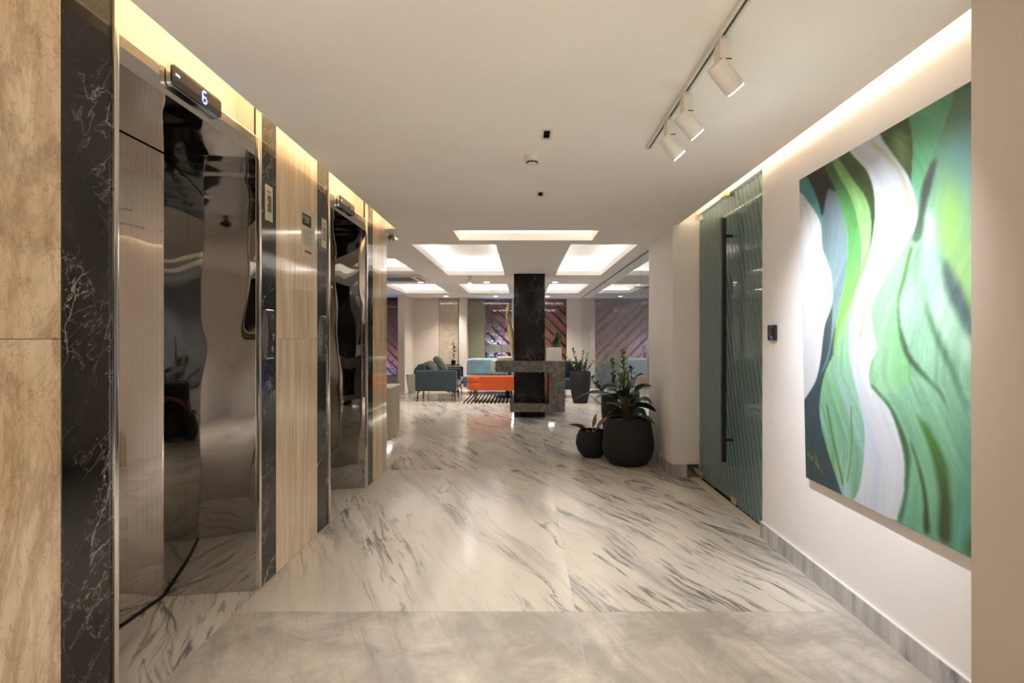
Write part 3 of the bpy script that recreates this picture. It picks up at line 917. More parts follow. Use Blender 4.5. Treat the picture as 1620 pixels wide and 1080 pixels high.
# ================================================================== PAINTING
# outlines of the painted shapes on the canvas: metres from the far edge, metres down from the top
SHAPES = {
    'dark1': [(0.023,-0.033),(0.272,-0.028),(0.306,0.067),(0.375,0.176),(0.324,0.239),(0.228,0.273),(0.146,0.122)],
    'teal': [(-0.109,-0.013),(-0.015,-0.06),(0.088,0.002),(0.148,0.086),(0.186,0.147),(0.217,0.22),(0.225,0.273),(0.224,0.295),(0.214,0.297),(0.189,0.25),(0.089,0.145),(-0.003,0.059),(-0.111,0.029)],
    'slate': [(0.319,0.733),(0.314,0.795),(0.347,0.886),(0.342,1.01),(0.305,1.02),(0.246,1.264),(0.288,1.47),(0.339,1.71),(0.417,1.782),(-0.059,1.85),(-0.035,1.3),(0.049,1.248),(0.123,1.182),(0.167,1.105),(0.199,0.98),(0.214,0.928),(0.237,0.849),(0.297,0.773)],
    'bluegrey': [(0.297,0.127),(0.375,0.176),(0.428,0.304),(0.453,0.371),(0.462,0.445),(0.459,0.504),(0.432,0.634),(0.401,0.712),(0.349,0.838),(0.302,0.942),(0.275,1.012),(0.234,1.087),(0.165,1.149),(0.262,1.013),(0.29,0.942),(0.312,0.795),(0.318,0.649),(0.27,0.51),(0.224,0.439),(0.23,0.304),(0.256,0.215)],
    'w1': [(-0.003,0.059),(0.089,0.145),(0.189,0.25),(0.214,0.297),(0.225,0.346),(0.224,0.439),(0.27,0.51),(0.305,0.571),(0.318,0.649),(0.318,0.712),(0.297,0.773),(0.237,0.849),(0.214,0.928),(0.197,1.015),(0.167,1.105),(0.123,1.182),(0.049,1.248),(-0.005,1.296),(-0.077,1.326),(-0.142,0.714),(-0.072,0.036)],
    'g1': [(0.253,-0.034),(0.271,0.01),(0.306,0.067),(0.375,0.176),(0.428,0.304),(0.453,0.371),(0.462,0.445),(0.459,0.504),(0.432,0.634),(0.401,0.712),(0.349,0.838),(0.3,1.012),(0.345,0.941),(0.395,0.853),(0.455,0.769),(0.512,0.694),(0.551,0.627),(0.569,0.572),(0.57,0.477),(0.555,0.379),(0.541,0.343),(0.517,0.273),(0.476,0.197),(0.401,0.109),(0.334,-0.008)],
    'g2': [(0.334,-0.008),(0.401,0.109),(0.476,0.197),(0.517,0.273),(0.541,0.343),(0.555,0.379),(0.57,0.477),(0.569,0.572),(0.551,0.627),(0.512,0.694),(0.455,0.769),(0.395,0.853),(0.345,0.941),(0.3,1.012),(0.318,1.011),(0.368,0.948),(0.429,0.854),(0.488,0.771),(0.544,0.678),(0.598,0.595),(0.625,0.537),(0.641,0.477),(0.649,0.399),(0.645,0.366),(0.637,0.315),(0.605,0.25),(0.561,0.201),(0.49,0.116),(0.4,-0.013)],
    'olive': [(0.37,-0.023),(0.49,0.116),(0.561,0.201),(0.605,0.25),(0.637,0.315),(0.645,0.366),(0.649,0.399),(0.641,0.477),(0.625,0.537),(0.577,0.624),(0.619,0.554),(0.651,0.479),(0.673,0.379),(0.676,0.373),(0.675,0.275),(0.66,0.21),(0.624,0.137),(0.556,0.072),(0.494,0.006),(0.474,-0.028)],
    'l2': [(0.488,0.771),(0.429,0.854),(0.368,0.948),(0.305,1.02),(0.233,1.101),(0.19,1.191),(0.164,1.288),(0.163,1.362),(0.18,1.432),(0.223,1.518),(0.27,1.601),(0.339,1.71),(0.372,1.762),(0.449,1.756),(0.468,1.73),(0.508,1.676),(0.537,1.578),(0.556,1.478),(0.561,1.394),(0.552,1.313),(0.524,1.239),(0.495,1.164),(0.466,1.074),(0.452,1.007),(0.455,0.921),(0.463,0.842),(0.487,0.784)],
    'brightm': [(0.987,0.416),(1.036,0.428),(1.046,0.575),(1.07,0.667),(1.087,0.755),(1.13,0.829),(1.177,0.899),(1.199,0.953),(1.209,1.044),(1.126,0.989),(1.075,0.939),(1.024,0.86),(0.987,0.779),(0.966,0.654),(0.977,0.521)],
    'strand': [(0.917,0.488),(0.897,0.54),(0.858,0.64),(0.821,0.745),(0.811,0.825),(0.817,0.917),(0.843,0.985),(0.831,0.987),(0.87,1.031),(0.915,1.078),(0.866,1.138),(0.8,1.161),(0.694,1.195),(0.664,1.183),(0.618,1.15),(0.611,1.067),(0.667,0.984),(0.672,0.971),(0.659,0.94),(0.637,0.879),(0.63,0.81),(0.641,0.761),(0.69,0.704),(0.711,0.682),(0.802,0.598),(0.87,0.529)],
    'r0': [(0.719,-0.007),(0.822,-0.014),(0.903,-0.009),(0.906,0.012),(0.92,0.064),(0.925,0.137),(0.921,0.207),(0.913,0.271),(0.924,0.312),(0.895,0.243),(0.841,0.17),(0.784,0.094),(0.733,0.028)],
    'sage': [(0.786,0.053),(0.829,0.035),(0.885,0.062),(0.894,0.132),(0.888,0.208),(0.857,0.164),(0.81,0.102)],
    'r1': [(0.903,-0.009),(0.906,0.012),(0.92,0.064),(0.925,0.137),(0.921,0.207),(0.913,0.271),(0.924,0.312),(0.941,0.377),(0.945,0.411),(0.947,0.422),(0.955,0.391),(0.96,0.355),(0.969,0.314),(0.992,0.278),(1.036,0.213),(1.072,0.153),(1.1,0.102),(1.13,0.054),(1.144,0.006),(1.154,-0.01)],
    'r2': [(1.036,0.213),(0.992,0.278),(0.969,0.314),(0.96,0.355),(0.955,0.391),(0.947,0.422),(0.922,0.483),(0.902,0.524),(0.954,0.538),(0.978,0.478),(0.98,0.435),(0.995,0.39),(1.018,0.338),(1.037,0.286),(1.059,0.231)],
    'ol1': [(0.897,0.542),(0.919,0.54),(0.882,0.638),(0.839,0.723),(0.82,0.773),(0.826,0.871),(0.857,0.94),(0.883,0.995),(0.856,0.969),(0.902,1.018),(0.967,1.075),(1.03,1.123),(1.062,1.156),(1.081,1.2),(1.042,1.153),(1.002,1.12),(0.93,1.077),(0.878,1.036),(0.843,0.992),(0.839,0.985),(0.813,0.894),(0.81,0.824),(0.815,0.75),(0.854,0.64)],
    'ol2': [(0.959,0.637),(0.974,0.746),(1.0,0.828),(1.036,0.897),(1.081,0.985),(1.075,0.965),(1.112,1.03),(1.141,1.098),(1.164,1.15),(1.184,1.182),(1.185,1.216),(1.146,1.152),(1.116,1.095),(1.079,1.032),(1.041,0.971),(1.047,0.98),(1.008,0.907),(0.978,0.832),(0.964,0.756)],
    'ol3': [(0.935,0.546),(0.954,0.544),(0.94,0.623),(0.927,0.742),(0.92,0.686),(0.928,0.621)],
    'wedge': [(1.052,0.582),(1.11,0.656),(1.158,0.732),(1.192,0.803),(1.246,0.929),(1.194,0.929),(1.165,0.889),(1.13,0.829),(1.087,0.755),(1.07,0.667)],
    'lens': [(0.914,1.244),(0.961,1.275),(0.996,1.312),(1.036,1.363),(1.075,1.427),(1.088,1.515),(1.084,1.455),(1.089,1.543),(1.087,1.719),(1.052,1.741),(1.017,1.728),(1.02,1.648),(1.033,1.56),(1.021,1.5),(1.001,1.425),(1.006,1.443),(0.973,1.354),(0.939,1.295)],
    'line3': [(0.867,1.357),(0.897,1.402),(0.913,1.445),(0.941,1.499),(0.962,1.58),(0.978,1.721),(0.952,1.74),(0.934,1.726),(0.943,1.629),(0.939,1.565),(0.918,1.483),(0.895,1.422),(0.882,1.405)],
    'corner': [(1.176,1.651),(1.251,1.571),(1.247,1.723),(1.178,1.736),(1.135,1.727),(1.16,1.696)],
    'w2': [(0.474,-0.028),(0.494,0.006),(0.556,0.072),(0.624,0.137),(0.66,0.21),(0.675,0.275),(0.676,0.373),(0.673,0.379),(0.651,0.479),(0.619,0.554),(0.577,0.624),(0.522,0.721),(0.487,0.784),(0.463,0.842),(0.455,0.921),(0.452,1.007),(0.466,1.074),(0.495,1.164),(0.524,1.239),(0.552,1.313),(0.561,1.394),(0.556,1.478),(0.537,1.578),(0.508,1.676),(0.468,1.73),(0.449,1.756),(0.774,1.747),(0.782,1.726),(0.818,1.645),(0.833,1.586),(0.835,1.522),(0.836,1.454),(0.822,1.4),(0.795,1.33),(0.754,1.254),(0.731,1.233),(0.664,1.186),(0.608,1.151),(0.606,1.067),(0.667,0.978),(0.672,0.971),(0.659,0.94),(0.637,0.879),(0.63,0.81),(0.641,0.761),(0.69,0.704),(0.711,0.682),(0.802,0.598),(0.87,0.529),(0.918,0.483),(0.943,0.433),(0.945,0.411),(0.941,0.377),(0.924,0.312),(0.895,0.243),(0.841,0.17),(0.784,0.094),(0.733,0.028),(0.719,-0.007)],
    'shadow2': [(0.608,1.151),(0.664,1.186),(0.731,1.233),(0.754,1.254),(0.795,1.33),(0.822,1.4),(0.836,1.454),(0.835,1.522),(0.833,1.586),(0.818,1.645),(0.782,1.726),(0.795,1.75),(0.816,1.715),(0.848,1.604),(0.868,1.486),(0.873,1.427),(0.867,1.509),(0.869,1.418),(0.844,1.356),(0.804,1.293),(0.755,1.23),(0.694,1.192),(0.674,1.179),(0.628,1.147)],}
def painting():
    Wc, Hc = 1.66, 1.745
    du = 0.0046
    nu, nv = int(Wc / du), int(Hc / du)
    U, Vv = np.meshgrid(np.linspace(0, Wc, nu + 1), np.linspace(0, Hc, nv + 1))
    rng = np.random.default_rng(3)
    def noise1(q, seed, cells=512):
        r = np.random.default_rng(seed).random(cells)
        i = np.floor(q).astype(int); f = q - i; f = f * f * (3 - 2 * f)
        return r[i % cells] * (1 - f) + r[(i + 1) % cells] * f
    def noise2(a, b, seed):
        r = np.random.default_rng(seed).random((128, 128))
        i = np.floor(a).astype(int); f = a - i; f = f * f * (3 - 2 * f)
        j = np.floor(b).astype(int); h = b - j; h = h * h * (3 - 2 * h)
        A = r[i % 128, j % 128] * (1 - f) + r[(i + 1) % 128, j % 128] * f
        Bq = r[i % 128, (j + 1) % 128] * (1 - f) + r[(i + 1) % 128, (j + 1) % 128] * f
        return A * (1 - h) + Bq * h
    def lin(c):
        c = np.asarray(c, float) / 255.0
        return np.where(c <= 0.04045, c / 12.92, ((c + 0.055) / 1.055) ** 2.4)
    # flow line of the white band: brush streaks follow it
    fv = [0, 0.12, 0.3, 0.5, 0.65, 0.8, 0.95, 1.1, 1.3, 1.5, 1.75]
    fu = [0.72, 0.86, 0.95, 0.90, 0.78, 0.68, 0.62, 0.60, 0.72, 0.84, 0.80]
    flow = np.interp(Vv, fv, fu)
    q = U - flow * np.clip(1.1 - 0.35 * np.abs(U - flow), 0.55, 1)
    streak = 0.5 * noise2(q * 40 + 40, Vv * 3.0 + 5, 11) + 0.3 * noise2(q * 110 + 90, Vv * 4.5 + 9, 12) + 0.2 * noise2(U * 60, Vv * 60, 15)
    broad = noise2(q * 11 + 30, Vv * 1.6 + 3, 13)
    P = np.zeros(U.shape + (3,))
    def grad(stops, t):
        xs_ = [s[0] for s in stops]
        cs = np.array([s[1] for s in stops], float)
        return np.stack([np.interp(t, xs_, cs[:, k]) for k in range(3)], -1)
    def inside(poly):
        poly = np.asarray(poly)
        r = np.zeros(U.shape, bool)
        n = len(poly)
        for i in range(n):
            x1, y1 = poly[i]; x2, y2 = poly[(i + 1) % n]
            if y1 == y2:
                continue
            c = ((y1 > Vv) != (y2 > Vv)) & (U < (x2 - x1) * (Vv - y1) / (y2 - y1) + x1)
            r ^= c
        return r
    def smooth(poly, it=2):
        p = [np.array(v, float) for v in poly]
        for _ in range(it):
            o = []
            for i in range(len(p)):
                a, b = p[i], p[(i + 1) % len(p)]
                o += [a * 0.8 + b * 0.2, a * 0.2 + b * 0.8]
            p = o
        return p
    def blur(m, k):
        m = m.astype(float)
        if k < 1:
            return m
        for ax in (0, 1):
            acc = np.zeros_like(m); n = 0
            for s in range(-k, k + 1):
                acc += np.roll(m, s, ax); n += 1
            m = acc / n
        return m
    def put(name, col, amt=0.16, soft=1, alpha=1.0, br=0.0, alt=None):
        m = blur(inside(smooth(SHAPES[name])), soft) * alpha
        c = col if isinstance(col, np.ndarray) and col.ndim == 3 else np.broadcast_to(np.array(col, float), P.shape)
        if alt is not None:
            w = np.clip((broad - 0.45) * 3 + (streak - 0.5) * 1.2, 0, 1)[..., None]
            c = c * (1 - w) + np.array(alt, float) * w
        c = c * (1 + amt * (streak - 0.5)[..., None] * 2) + br * (broad - 0.5)[..., None]
        P[:] = P * (1 - m[..., None]) + np.clip(c, 0, 255) * m[..., None]
    # background at the right: dark green over teal to mint, lime streak
    bg = grad([(0, (64, 96, 62)), (0.14, (84, 126, 96)), (0.3, (116, 168, 146)), (0.5, (160, 210, 176)), (0.8, (176, 224, 192)), (1.1, (152, 206, 174)), (1.35, (134, 192, 160)), (1.75, (104, 172, 150))], Vv)
    P[:] = bg * (1 + 0.16 * (streak - 0.5)[..., None] * 2)
    def glow(u0, v0, su, sv, col, a):
        w = (np.exp(-((U - u0) / su) ** 2 - ((Vv - v0) / sv) ** 2) * a)[..., None]
        P[:] = P * (1 - w) + np.array(col, float) * w
    glow(1.12, 0.42, 0.07, 0.28, (168, 218, 108), 0.95)
    glow(1.20, 0.72, 0.08, 0.25, (176, 224, 130), 0.7)
    glow(1.16, 0.22, 0.12, 0.16, (100, 150, 160), 0.8)
    glow(1.36, 0.40, 0.15, 0.25, (110, 168, 168), 0.7)
    glow(1.12, 0.04, 0.07, 0.10, (74, 104, 52), 0.7)
    glow(0.95, 1.5, 0.16, 0.22, (140, 196, 140), 0.5)
    glow(1.17, 1.55, 0.05, 0.25, (84, 158, 140), 0.6)
    put('brightm', (206, 242, 222), 0.08, 4, 0.95, 16, (176, 228, 198))
    put('strand', (164, 216, 172), 0.12, 1, 0.95, 18, (138, 200, 140))
    put('dark1', (42, 38, 34), 0.15, 1)
    put('slate', grad([(0.7, (94, 116, 104)), (1.0, (70, 92, 96)), (1.3, (62, 82, 92)), (1.75, (58, 78, 82))], Vv), 0.12, 1)
    put('teal', (76, 142, 146), 0.14, 1)
    put('bluegrey', grad([(0.1, (104, 118, 124)), (0.4, (110, 134, 140)), (0.8, (146, 176, 182)), (1.1, (110, 150, 156))], Vv), 0.12, 1, 1, 20)
    put('w1', (236, 238, 242), 0.06, 1, 1, 22, (206, 214, 226))
    put('g1', grad([(0, (56, 92, 46)), (0.2, (74, 132, 70)), (0.5, (96, 168, 92)), (0.8, (136, 198, 104)), (1.0, (150, 206, 100))], Vv), 0.14, 1)
    put('g2', grad([(0, (96, 146, 78)), (0.2, (128, 180, 106)), (0.5, (150, 200, 130)), (0.9, (170, 220, 150))], Vv), 0.16, 1, 1, 30)
    put('olive', (62, 82, 40), 0.16, 1, 1, 16)
    put('l2', grad([(0.8, (170, 222, 170)), (1.2, (140, 202, 156)), (1.5, (132, 186, 156)), (1.75, (126, 176, 118))], Vv), 0.12, 1, 1, 30, (160, 196, 196))
    put('r0', grad([(0, (60, 84, 38)), (0.2, (72, 92, 54)), (0.4, (66, 70, 60))], Vv), 0.14, 1)
    put('sage', (132, 156, 108), 0.14, 6, 0.9)
    put('r1', grad([(0, (86, 156, 108)), (0.2, (98, 172, 124)), (0.35, (122, 194, 152)), (0.5, (140, 206, 168))], Vv), 0.10, 1, 1, 18)
    put('r2', grad([(0.1, (84, 100, 84)), (0.35, (68, 74, 70)), (0.55, (96, 128, 96))], Vv), 0.12, 2, 0.92)
    put('ol1', grad([(0.5, (98, 140, 88)), (0.8, (90, 126, 76)), (1.0, (74, 104, 70)), (1.2, (96, 140, 108))], Vv), 0.12, 2, 0.95)
    put('ol2', grad([(0.6, (150, 196, 160)), (0.9, (96, 138, 104)), (1.2, (88, 140, 128))], Vv), 0.10, 3, 0.85)
    put('ol3', (116, 160, 110), 0.12, 3, 0.8)
    put('wedge', grad([(0.5, (130, 166, 156)), (0.75, (92, 112, 118)), (1.0, (104, 130, 134))], Vv), 0.14, 4, 0.9)
    put('lens', grad([(1.1, (84, 150, 66)), (1.35, (74, 126, 58)), (1.55, (66, 92, 50)), (1.75, (62, 76, 44))], Vv), 0.12, 3, 0.95)
    put('line3', (58, 72, 44), 0.12, 2, 0.95)
    put('corner', (62, 90, 50), 0.12, 5, 0.9)
    put('w2', grad([(0, (206, 212, 222)), (0.3, (222, 228, 236)), (0.6, (238, 238, 242)), (1.0, (244, 244, 244)), (1.3, (226, 230, 238)), (1.75, (218, 224, 234))], Vv), 0.05, 1, 1, 14, (190, 204, 222))
    put('shadow2', (68, 104, 70), 0.14, 2, 0.95)
    # ochre stroke in the white band, edge line of the leaf, dark strokes in the leaf
    def stroke(pts, w, col, a):
        pts = np.array(pts)
        d = np.full(U.shape, 9.0)
        for (x1, y1), (x2, y2) in zip(pts, pts[1:]):
            t = np.clip(((U - x1) * (x2 - x1) + (Vv - y1) * (y2 - y1)) / ((x2 - x1) ** 2 + (y2 - y1) ** 2 + 1e-9), 0, 1)
            d = np.minimum(d, np.hypot(U - x1 - t * (x2 - x1), Vv - y1 - t * (y2 - y1)))
        m = (np.clip(1.4 - d / w, 0, 1) * a)[..., None]
        P[:] = P * (1 - m) + np.array(col, float) * m
    stroke([(0.66, 0.02), (0.75, 0.10), (0.84, 0.20), (0.89, 0.31), (0.91, 0.40)], 0.012, (186, 180, 120), 0.55)
    stroke([(0.66, 0.66), (0.60, 0.76), (0.56, 0.86), (0.545, 0.92)], 0.008, (190, 190, 120), 0.7)
    stroke([(0.24, 1.30), (0.275, 1.42), (0.32, 1.55), (0.37, 1.68)], 0.010, (84, 138, 62), 0.8)
    stroke([(0.455, 1.28), (0.46, 1.42), (0.44, 1.56), (0.41, 1.66)], 0.009, (104, 156, 82), 0.7)
    stroke([(0.30, 1.36), (0.335, 1.48), (0.375, 1.62)], 0.006, (182, 214, 130), 0.6)
    # yellow-green signature scribble low in the far corner
    for pts in ([(0.02, 1.60), (0.035, 1.585), (0.03, 1.61), (0.05, 1.60), (0.055, 1.625), (0.07, 1.61), (0.085, 1.63), (0.08, 1.60)],
                [(0.11, 1.59), (0.118, 1.65)], [(0.125, 1.60), (0.135, 1.66), (0.15, 1.64)], [(0.105, 1.635), (0.15, 1.645)], [(0.165, 1.66), (0.17, 1.685)]):
        stroke(pts, 0.0035, (150, 170, 70), 0.9)
    P[:] = np.clip(P, 0, 255)
    colr = lin(P) * 0.64
    # geometry: leaning canvas, local frame at its lower far corner
    depth = 0.036
    verts = np.zeros(((nu + 1) * (nv + 1), 3))
    verts[:, 0] = 0.0
    verts[:, 1] = -U.ravel()
    verts[:, 2] = Hc - Vv.ravel()
    idx = np.arange((nu + 1) * (nv + 1)).reshape(nv + 1, nu + 1)
    quads = np.stack([idx[:-1, :-1], idx[1:, :-1], idx[1:, 1:], idx[:-1, 1:]], -1).reshape(-1, 4)
    me = bpy.data.meshes.new('painted_canvas')
    me.vertices.add(len(verts)); me.vertices.foreach_set('co', verts.ravel())
    me.loops.add(quads.size); me.loops.foreach_set('vertex_index', quads.ravel())
    me.polygons.add(len(quads)); me.polygons.foreach_set('loop_start', np.arange(0, quads.size, 4)); me.polygons.foreach_set('loop_total', np.full(len(quads), 4))
    me.update(); me.validate()
    ca = me.color_attributes.new('Col', 'FLOAT_COLOR', 'POINT')
    ca.data.foreach_set('color', np.concatenate([colr.reshape(-1, 3), np.ones((len(verts), 1))], 1).ravel())
    me.materials.append(MATS['paint'])
    lean = math.atan(0.0224)
    t = thing('painting', 'large abstract painting of flowing green and white curves', 'painting', (1.658, 3.19, 0.588))
    t.rotation_euler = (0, -lean, 0)
    o = bpy.data.objects.new('painted_canvas', me); COL.objects.link(o); o.parent = t
    o.rotation_euler = (0, 0, 0)
    MB().box(0.0015, 0.028, -Wc, 0, 0, Hc).build('stretcher', 'slate_edge', t)
plain('slate_edge', srgb(60, 66, 64), 0.7)
painting()

# ================================================================== CEILING FIXTURES OF THE CORRIDOR
DL = ['small rectangular ceiling downlight nearest the black smoke detector slots, between detector and light slot',
      'small rectangular ceiling downlight in front of the smoke detector', 'small rectangular ceiling downlight above the viewer',
      'small rectangular ceiling downlight just overhead behind the frame edge',
      'added unseen left downlight of the near pair behind the viewer', 'added unseen right downlight of the near pair behind the viewer',
      'added unseen left downlight of the far pair behind the viewer', 'added unseen right downlight of the far pair behind the viewer']
DL[0] = 'smaller looking rectangular downlight between smoke detector and light slot'
for (x, y), lab in zip(DOWN, DL):
    t = thing('downlight', lab, 'downlight', (x, y, ZC), group='rectangular downlights of the corridor')
    m = MB()
    for a in ((-0.031, -0.018, -0.080, 0.080), (0.018, 0.031, -0.080, 0.080), (-0.018, 0.018, -0.080, -0.062), (-0.018, 0.018, 0.062, 0.080)):
        m.box(a[0], a[1], a[2], a[3], -0.003, 0.004)
    m.build('trim_ring', 'white_metal', t)
    m = MB()
    for a in ((-0.020, -0.018, -0.064, 0.064), (0.018, 0.020, -0.064, 0.064), (-0.018, 0.018, -0.064, -0.062), (-0.018, 0.018, 0.062, 0.064), (-0.018, 0.018, -0.003, 0.003)):
        m.box(a[0], a[1], a[2], a[3], 0.004, 0.05)
    m.box(-0.020, 0.020, -0.064, 0.064, 0.05, 0.056)
    m.build('baffle', 'black_metal', t)
    for s in (-1, 1):
        MB().box(-0.012, 0.012, s * 0.034 - 0.02, s * 0.034 + 0.02, 0.044, 0.049).build('lens', 'dark_chrome', t)
    lamp('SPOT', 'bulb', (x, y, ZC - 0.006), L_DOWN * (1.0 if y > 2 else 0.8 if y > 1 else 1.8 if y > 0 else 4.5), (1.0, 0.94, 0.87) if y > 1 else (1.0, 0.985, 0.97), t, (x - 0.10, y, 0), spot_size=math.radians(82), spot_blend=1.0, shadow_soft_size=0.03)  # added pairs behind the viewer run strongest, lifting the ceiling by bounce

t = thing('smoke_detector', 'round white smoke detector with dark slots on the ceiling', 'smoke detector', (0.056, 3.467, ZC))
MB().lathe([(0, -0.001), (0.054, -0.001), (0.054, -0.022), (0.048, -0.032), (0.036, -0.036), (0.032, -0.048), (0.024, -0.052), (0, -0.053)], n=40).build('cover', 'white_plastic', t, 40)
for k in range(10):
    a = 2 * PI * (k + 0.5) / 10
    M = Matrix.Rotation(a, 4, 'Z')
    MB().box(0.0325, 0.0365, -0.0085, 0.0085, -0.047, -0.037, mat=M).build('slot', 'black_metal', t)

# ---- track with three spotlights aimed at the painting
t = thing('light_track', 'white ceiling track carrying three spotlights', 'light track', (0.755, 2.4, ZC))
MB().box(-0.0175, -0.006, -1.5, 0.87, -0.022, -0.001).box(0.006, 0.0175, -1.5, 0.87, -0.022, -0.001).box(-0.006, 0.006, -1.5, 0.87, -0.006, -0.001).build('rail', 'white_metal', t)
MB().box(-0.006, 0.006, -0.62, 0.87, -0.012, -0.0065).build('conductor_slot', 'black_metal', t)
MB().box(-0.006, 0.006, -1.5, -0.62, -0.0225, -0.0065).build('feed_cover', 'white_metal', t)
MB().box(-0.0175, 0.0175, 0.8705, 0.876, -0.022, -0.001).build('end_cap', 'white_metal', t)
def track_head(y, target, label):
    t = thing('track_spotlight', label, 'spotlight', (0.755, y, ZC - 0.0225), group='track spotlights')
    MB().lathe([(0, 0), (0.013, 0), (0.013, -0.022), (0, -0.022)], n=20).build('adapter', 'white_metal', t, 40)
    MB().box(-0.021, 0.021, -0.033, 0.033, -0.150, -0.022, 0.004).build('arm', 'white_metal', t, 40)
    MB().box(-0.0215, 0.0215, -0.0335, -0.0315, -0.10, -0.095).build('joint_line', 'grille_dark', t)
    pivot = Vector((0.0, 0.0, -0.135))
    d = (Vector(target) - (Vector(t.location) + pivot)).normalized()
    R = d.to_track_quat('Z', 'Y').to_matrix().to_4x4()
    M = Matrix.Translation(pivot) @ R
    hd = MB().lathe([(0, -0.045), (0.035, -0.045), (0.039, -0.041), (0.039, 0.075), (0.036, 0.079), (0.034, 0.072), (0, 0.072)], n=36, mat=M).build('lamp_head', 'white_metal', t, 40)
    MB().lathe([(0, 0.0725), (0.0335, 0.0725), (0.0335, 0.0815), (0, 0.0835)], n=32, mat=M).build('lens', 'lamp_face', hd, 40)
    p = Vector(t.location) + pivot + d * 0.092
    lamp('SPOT', 'bulb', p, L_TRACK, (0.90, 0.945, 1.0), t, target, spot_size=math.radians(82), spot_blend=1.0, shadow_soft_size=0.03)
    return t
track_head(2.06, (1.65, 2.30, 1.50), 'nearest and largest track spotlight')
track_head(2.52, (1.65, 2.66, 1.45), 'middle track spotlight of three')
track_head(2.81, (1.65, 2.90, 1.42), 'farthest track spotlight at the end of the rail')

# ================================================================== LOBBY SHELL
wll = MB().box(-4.75, -4.6, 5.86, 15.6, 0, ZC + 0.3).build('wall_lobby_left', 'lobby_wall')
struct(wll, 'far left side wall of the lobby', 'wall')
wf = MB()
wf.box(-3.31, -3.13, 14.33, YB, 0, ZC)             # projecting fin
wf.box(-3.13, -2.50, YB, YB + 0.1, 0, ZC)
wf.box(-2.50, -2.42, YB - 0.02, YB + 0.1, 0, ZC)
wf.box(-1.80, -1.586, YB - 0.30, YB + 0.3, 0, ZC)  # white pier
wf.box(1.24, XG + 0.15, YB, YB + 0.1, 0, ZC)
wf.box(-0.33, -0.28, YB - 0.01, YB + 0.04, 0, ZC)  # mullion
wf.box(-4.75, -3.31, YB, YB + 0.1, 0, 0.34)
wf.box(-4.75, -3.31, YB, YB + 0.1, 2.33, ZC)
wall_far = wf.build('wall_far', 'lobby_wall')
struct(wall_far, 'beige far wall of the lobby with piers between windows', 'wall')
MB().box(-1.586, -1.12, 15.62, 16.0, 0, ZC).build('return_panel', 'olive_wall', wall_far)
for a, b in ((0.0, 1.545), (1.548, ZC)):
    MB().box(-2.42, -1.87, YB + 0.10, YB + 0.13, a, b).build('travertine_slab', 'niche_marble', wall_far)
MB().box(-1.87, -1.80, YB + 0.05, YB + 0.14, 0, ZC).build('marble_edge', 'grey_stone', wall_far)
# windows
def window(n, x0, x1, z0, z1, label, mull=()):
    t = thing('window_%d' % n, label, 'window', ((x0 + x1) / 2, YB + 0.02, z0), kind='structure')
    edges = [x0] + list(mull) + [x1]
    for a, b in zip(edges, edges[1:]):
        box('pane', a + 0.004, b - 0.004, YB + 0.015, YB + 0.025, z0 + 0.03, z1 - 0.03, 'window_glass', t)
    m = MB()
    f = 0.03
    cx, cz = (x0 + x1) / 2, z0
    for bb in ((x0, x1, 0, f), (x0, x1, z1 - z0 - f, z1 - z0)):
        m.box(bb[0] - cx, bb[1] - cx, -0.02, 0.03, bb[2], bb[3])
    m.build('frame', 'dark_chrome', t)
    return t
window(1, -1.586, 1.24, 0.0, ZC - 0.002, 'large far window with rust slats outside, behind the black column', (-0.305,))
window(2, -4.6, -3.31, 0.34, 2.33, 'narrow far left window showing blue and rust diagonal slats')
window(3, -2.42, -1.80, 0.0, ZC - 0.002, 'glazed niche with a travertine panel behind')
# lintel above the left window
o = box('window_lintel', -4.6, -3.32, YB - 0.03, YB - 0.001, 2.33, 2.52, 'wood_brown'); struct(o, 'brown wood band above the far left window', 'lintel')
o = thing('wall_speaker', 'dark box mounted high on the wall above the far left window', 'wall box', (-3.6, YB - 0.16, 2.50))
MB().box(-0.3, 0.22, 0, 0.12, -0.07, 0.055, 0.01).build('case', 'black_plastic', o, 40)
MB().box(-0.28, 0.20, -0.004, 0.0, -0.055, -0.02).build('grille', 'grille_dark', o)

# glass partition on the right of the lobby
t = thing('window_4', 'tall frameless glass partition along the right side of the lobby', 'glass partition', (XG, 11.0, 0), kind='structure')
ed = [6.60, 7.62, 8.64, 9.66, 10.9, 12.1, 13.3, 14.4, YB - 0.002]
for a, b in zip(ed, ed[1:]):
    box('glass_panel', XG, XG + 0.012, a + 0.003, b - 0.003, 0.015, ZC - 0.012, 'partition_glass', t)
box('top_rail', XG - 0.01, XG + 0.022, 6.60, YB - 0.002, ZC - 0.012, ZC - 0.001, 'dark_chrome', t)
box('floor_rail', XG - 0.01, XG + 0.022, 6.60, YB - 0.002, 0.0005, 0.015, 'dark_chrome', t)
# covered side court behind the partition
ct = MB().box(5.0, 5.1, 6.7, 16.3, 0, 2.9).box(1.96, 5.1, 6.64, 6.70, 0, 2.9).box(1.80, 5.1, 16.2, 16.3, 0, 2.9).box(1.67, 5.1, 6.64, 15.5, 2.9, 2.95).build('wall_court', 'court_wall')
struct(ct, 'grey wall of the dim court behind the glass partition', 'wall')

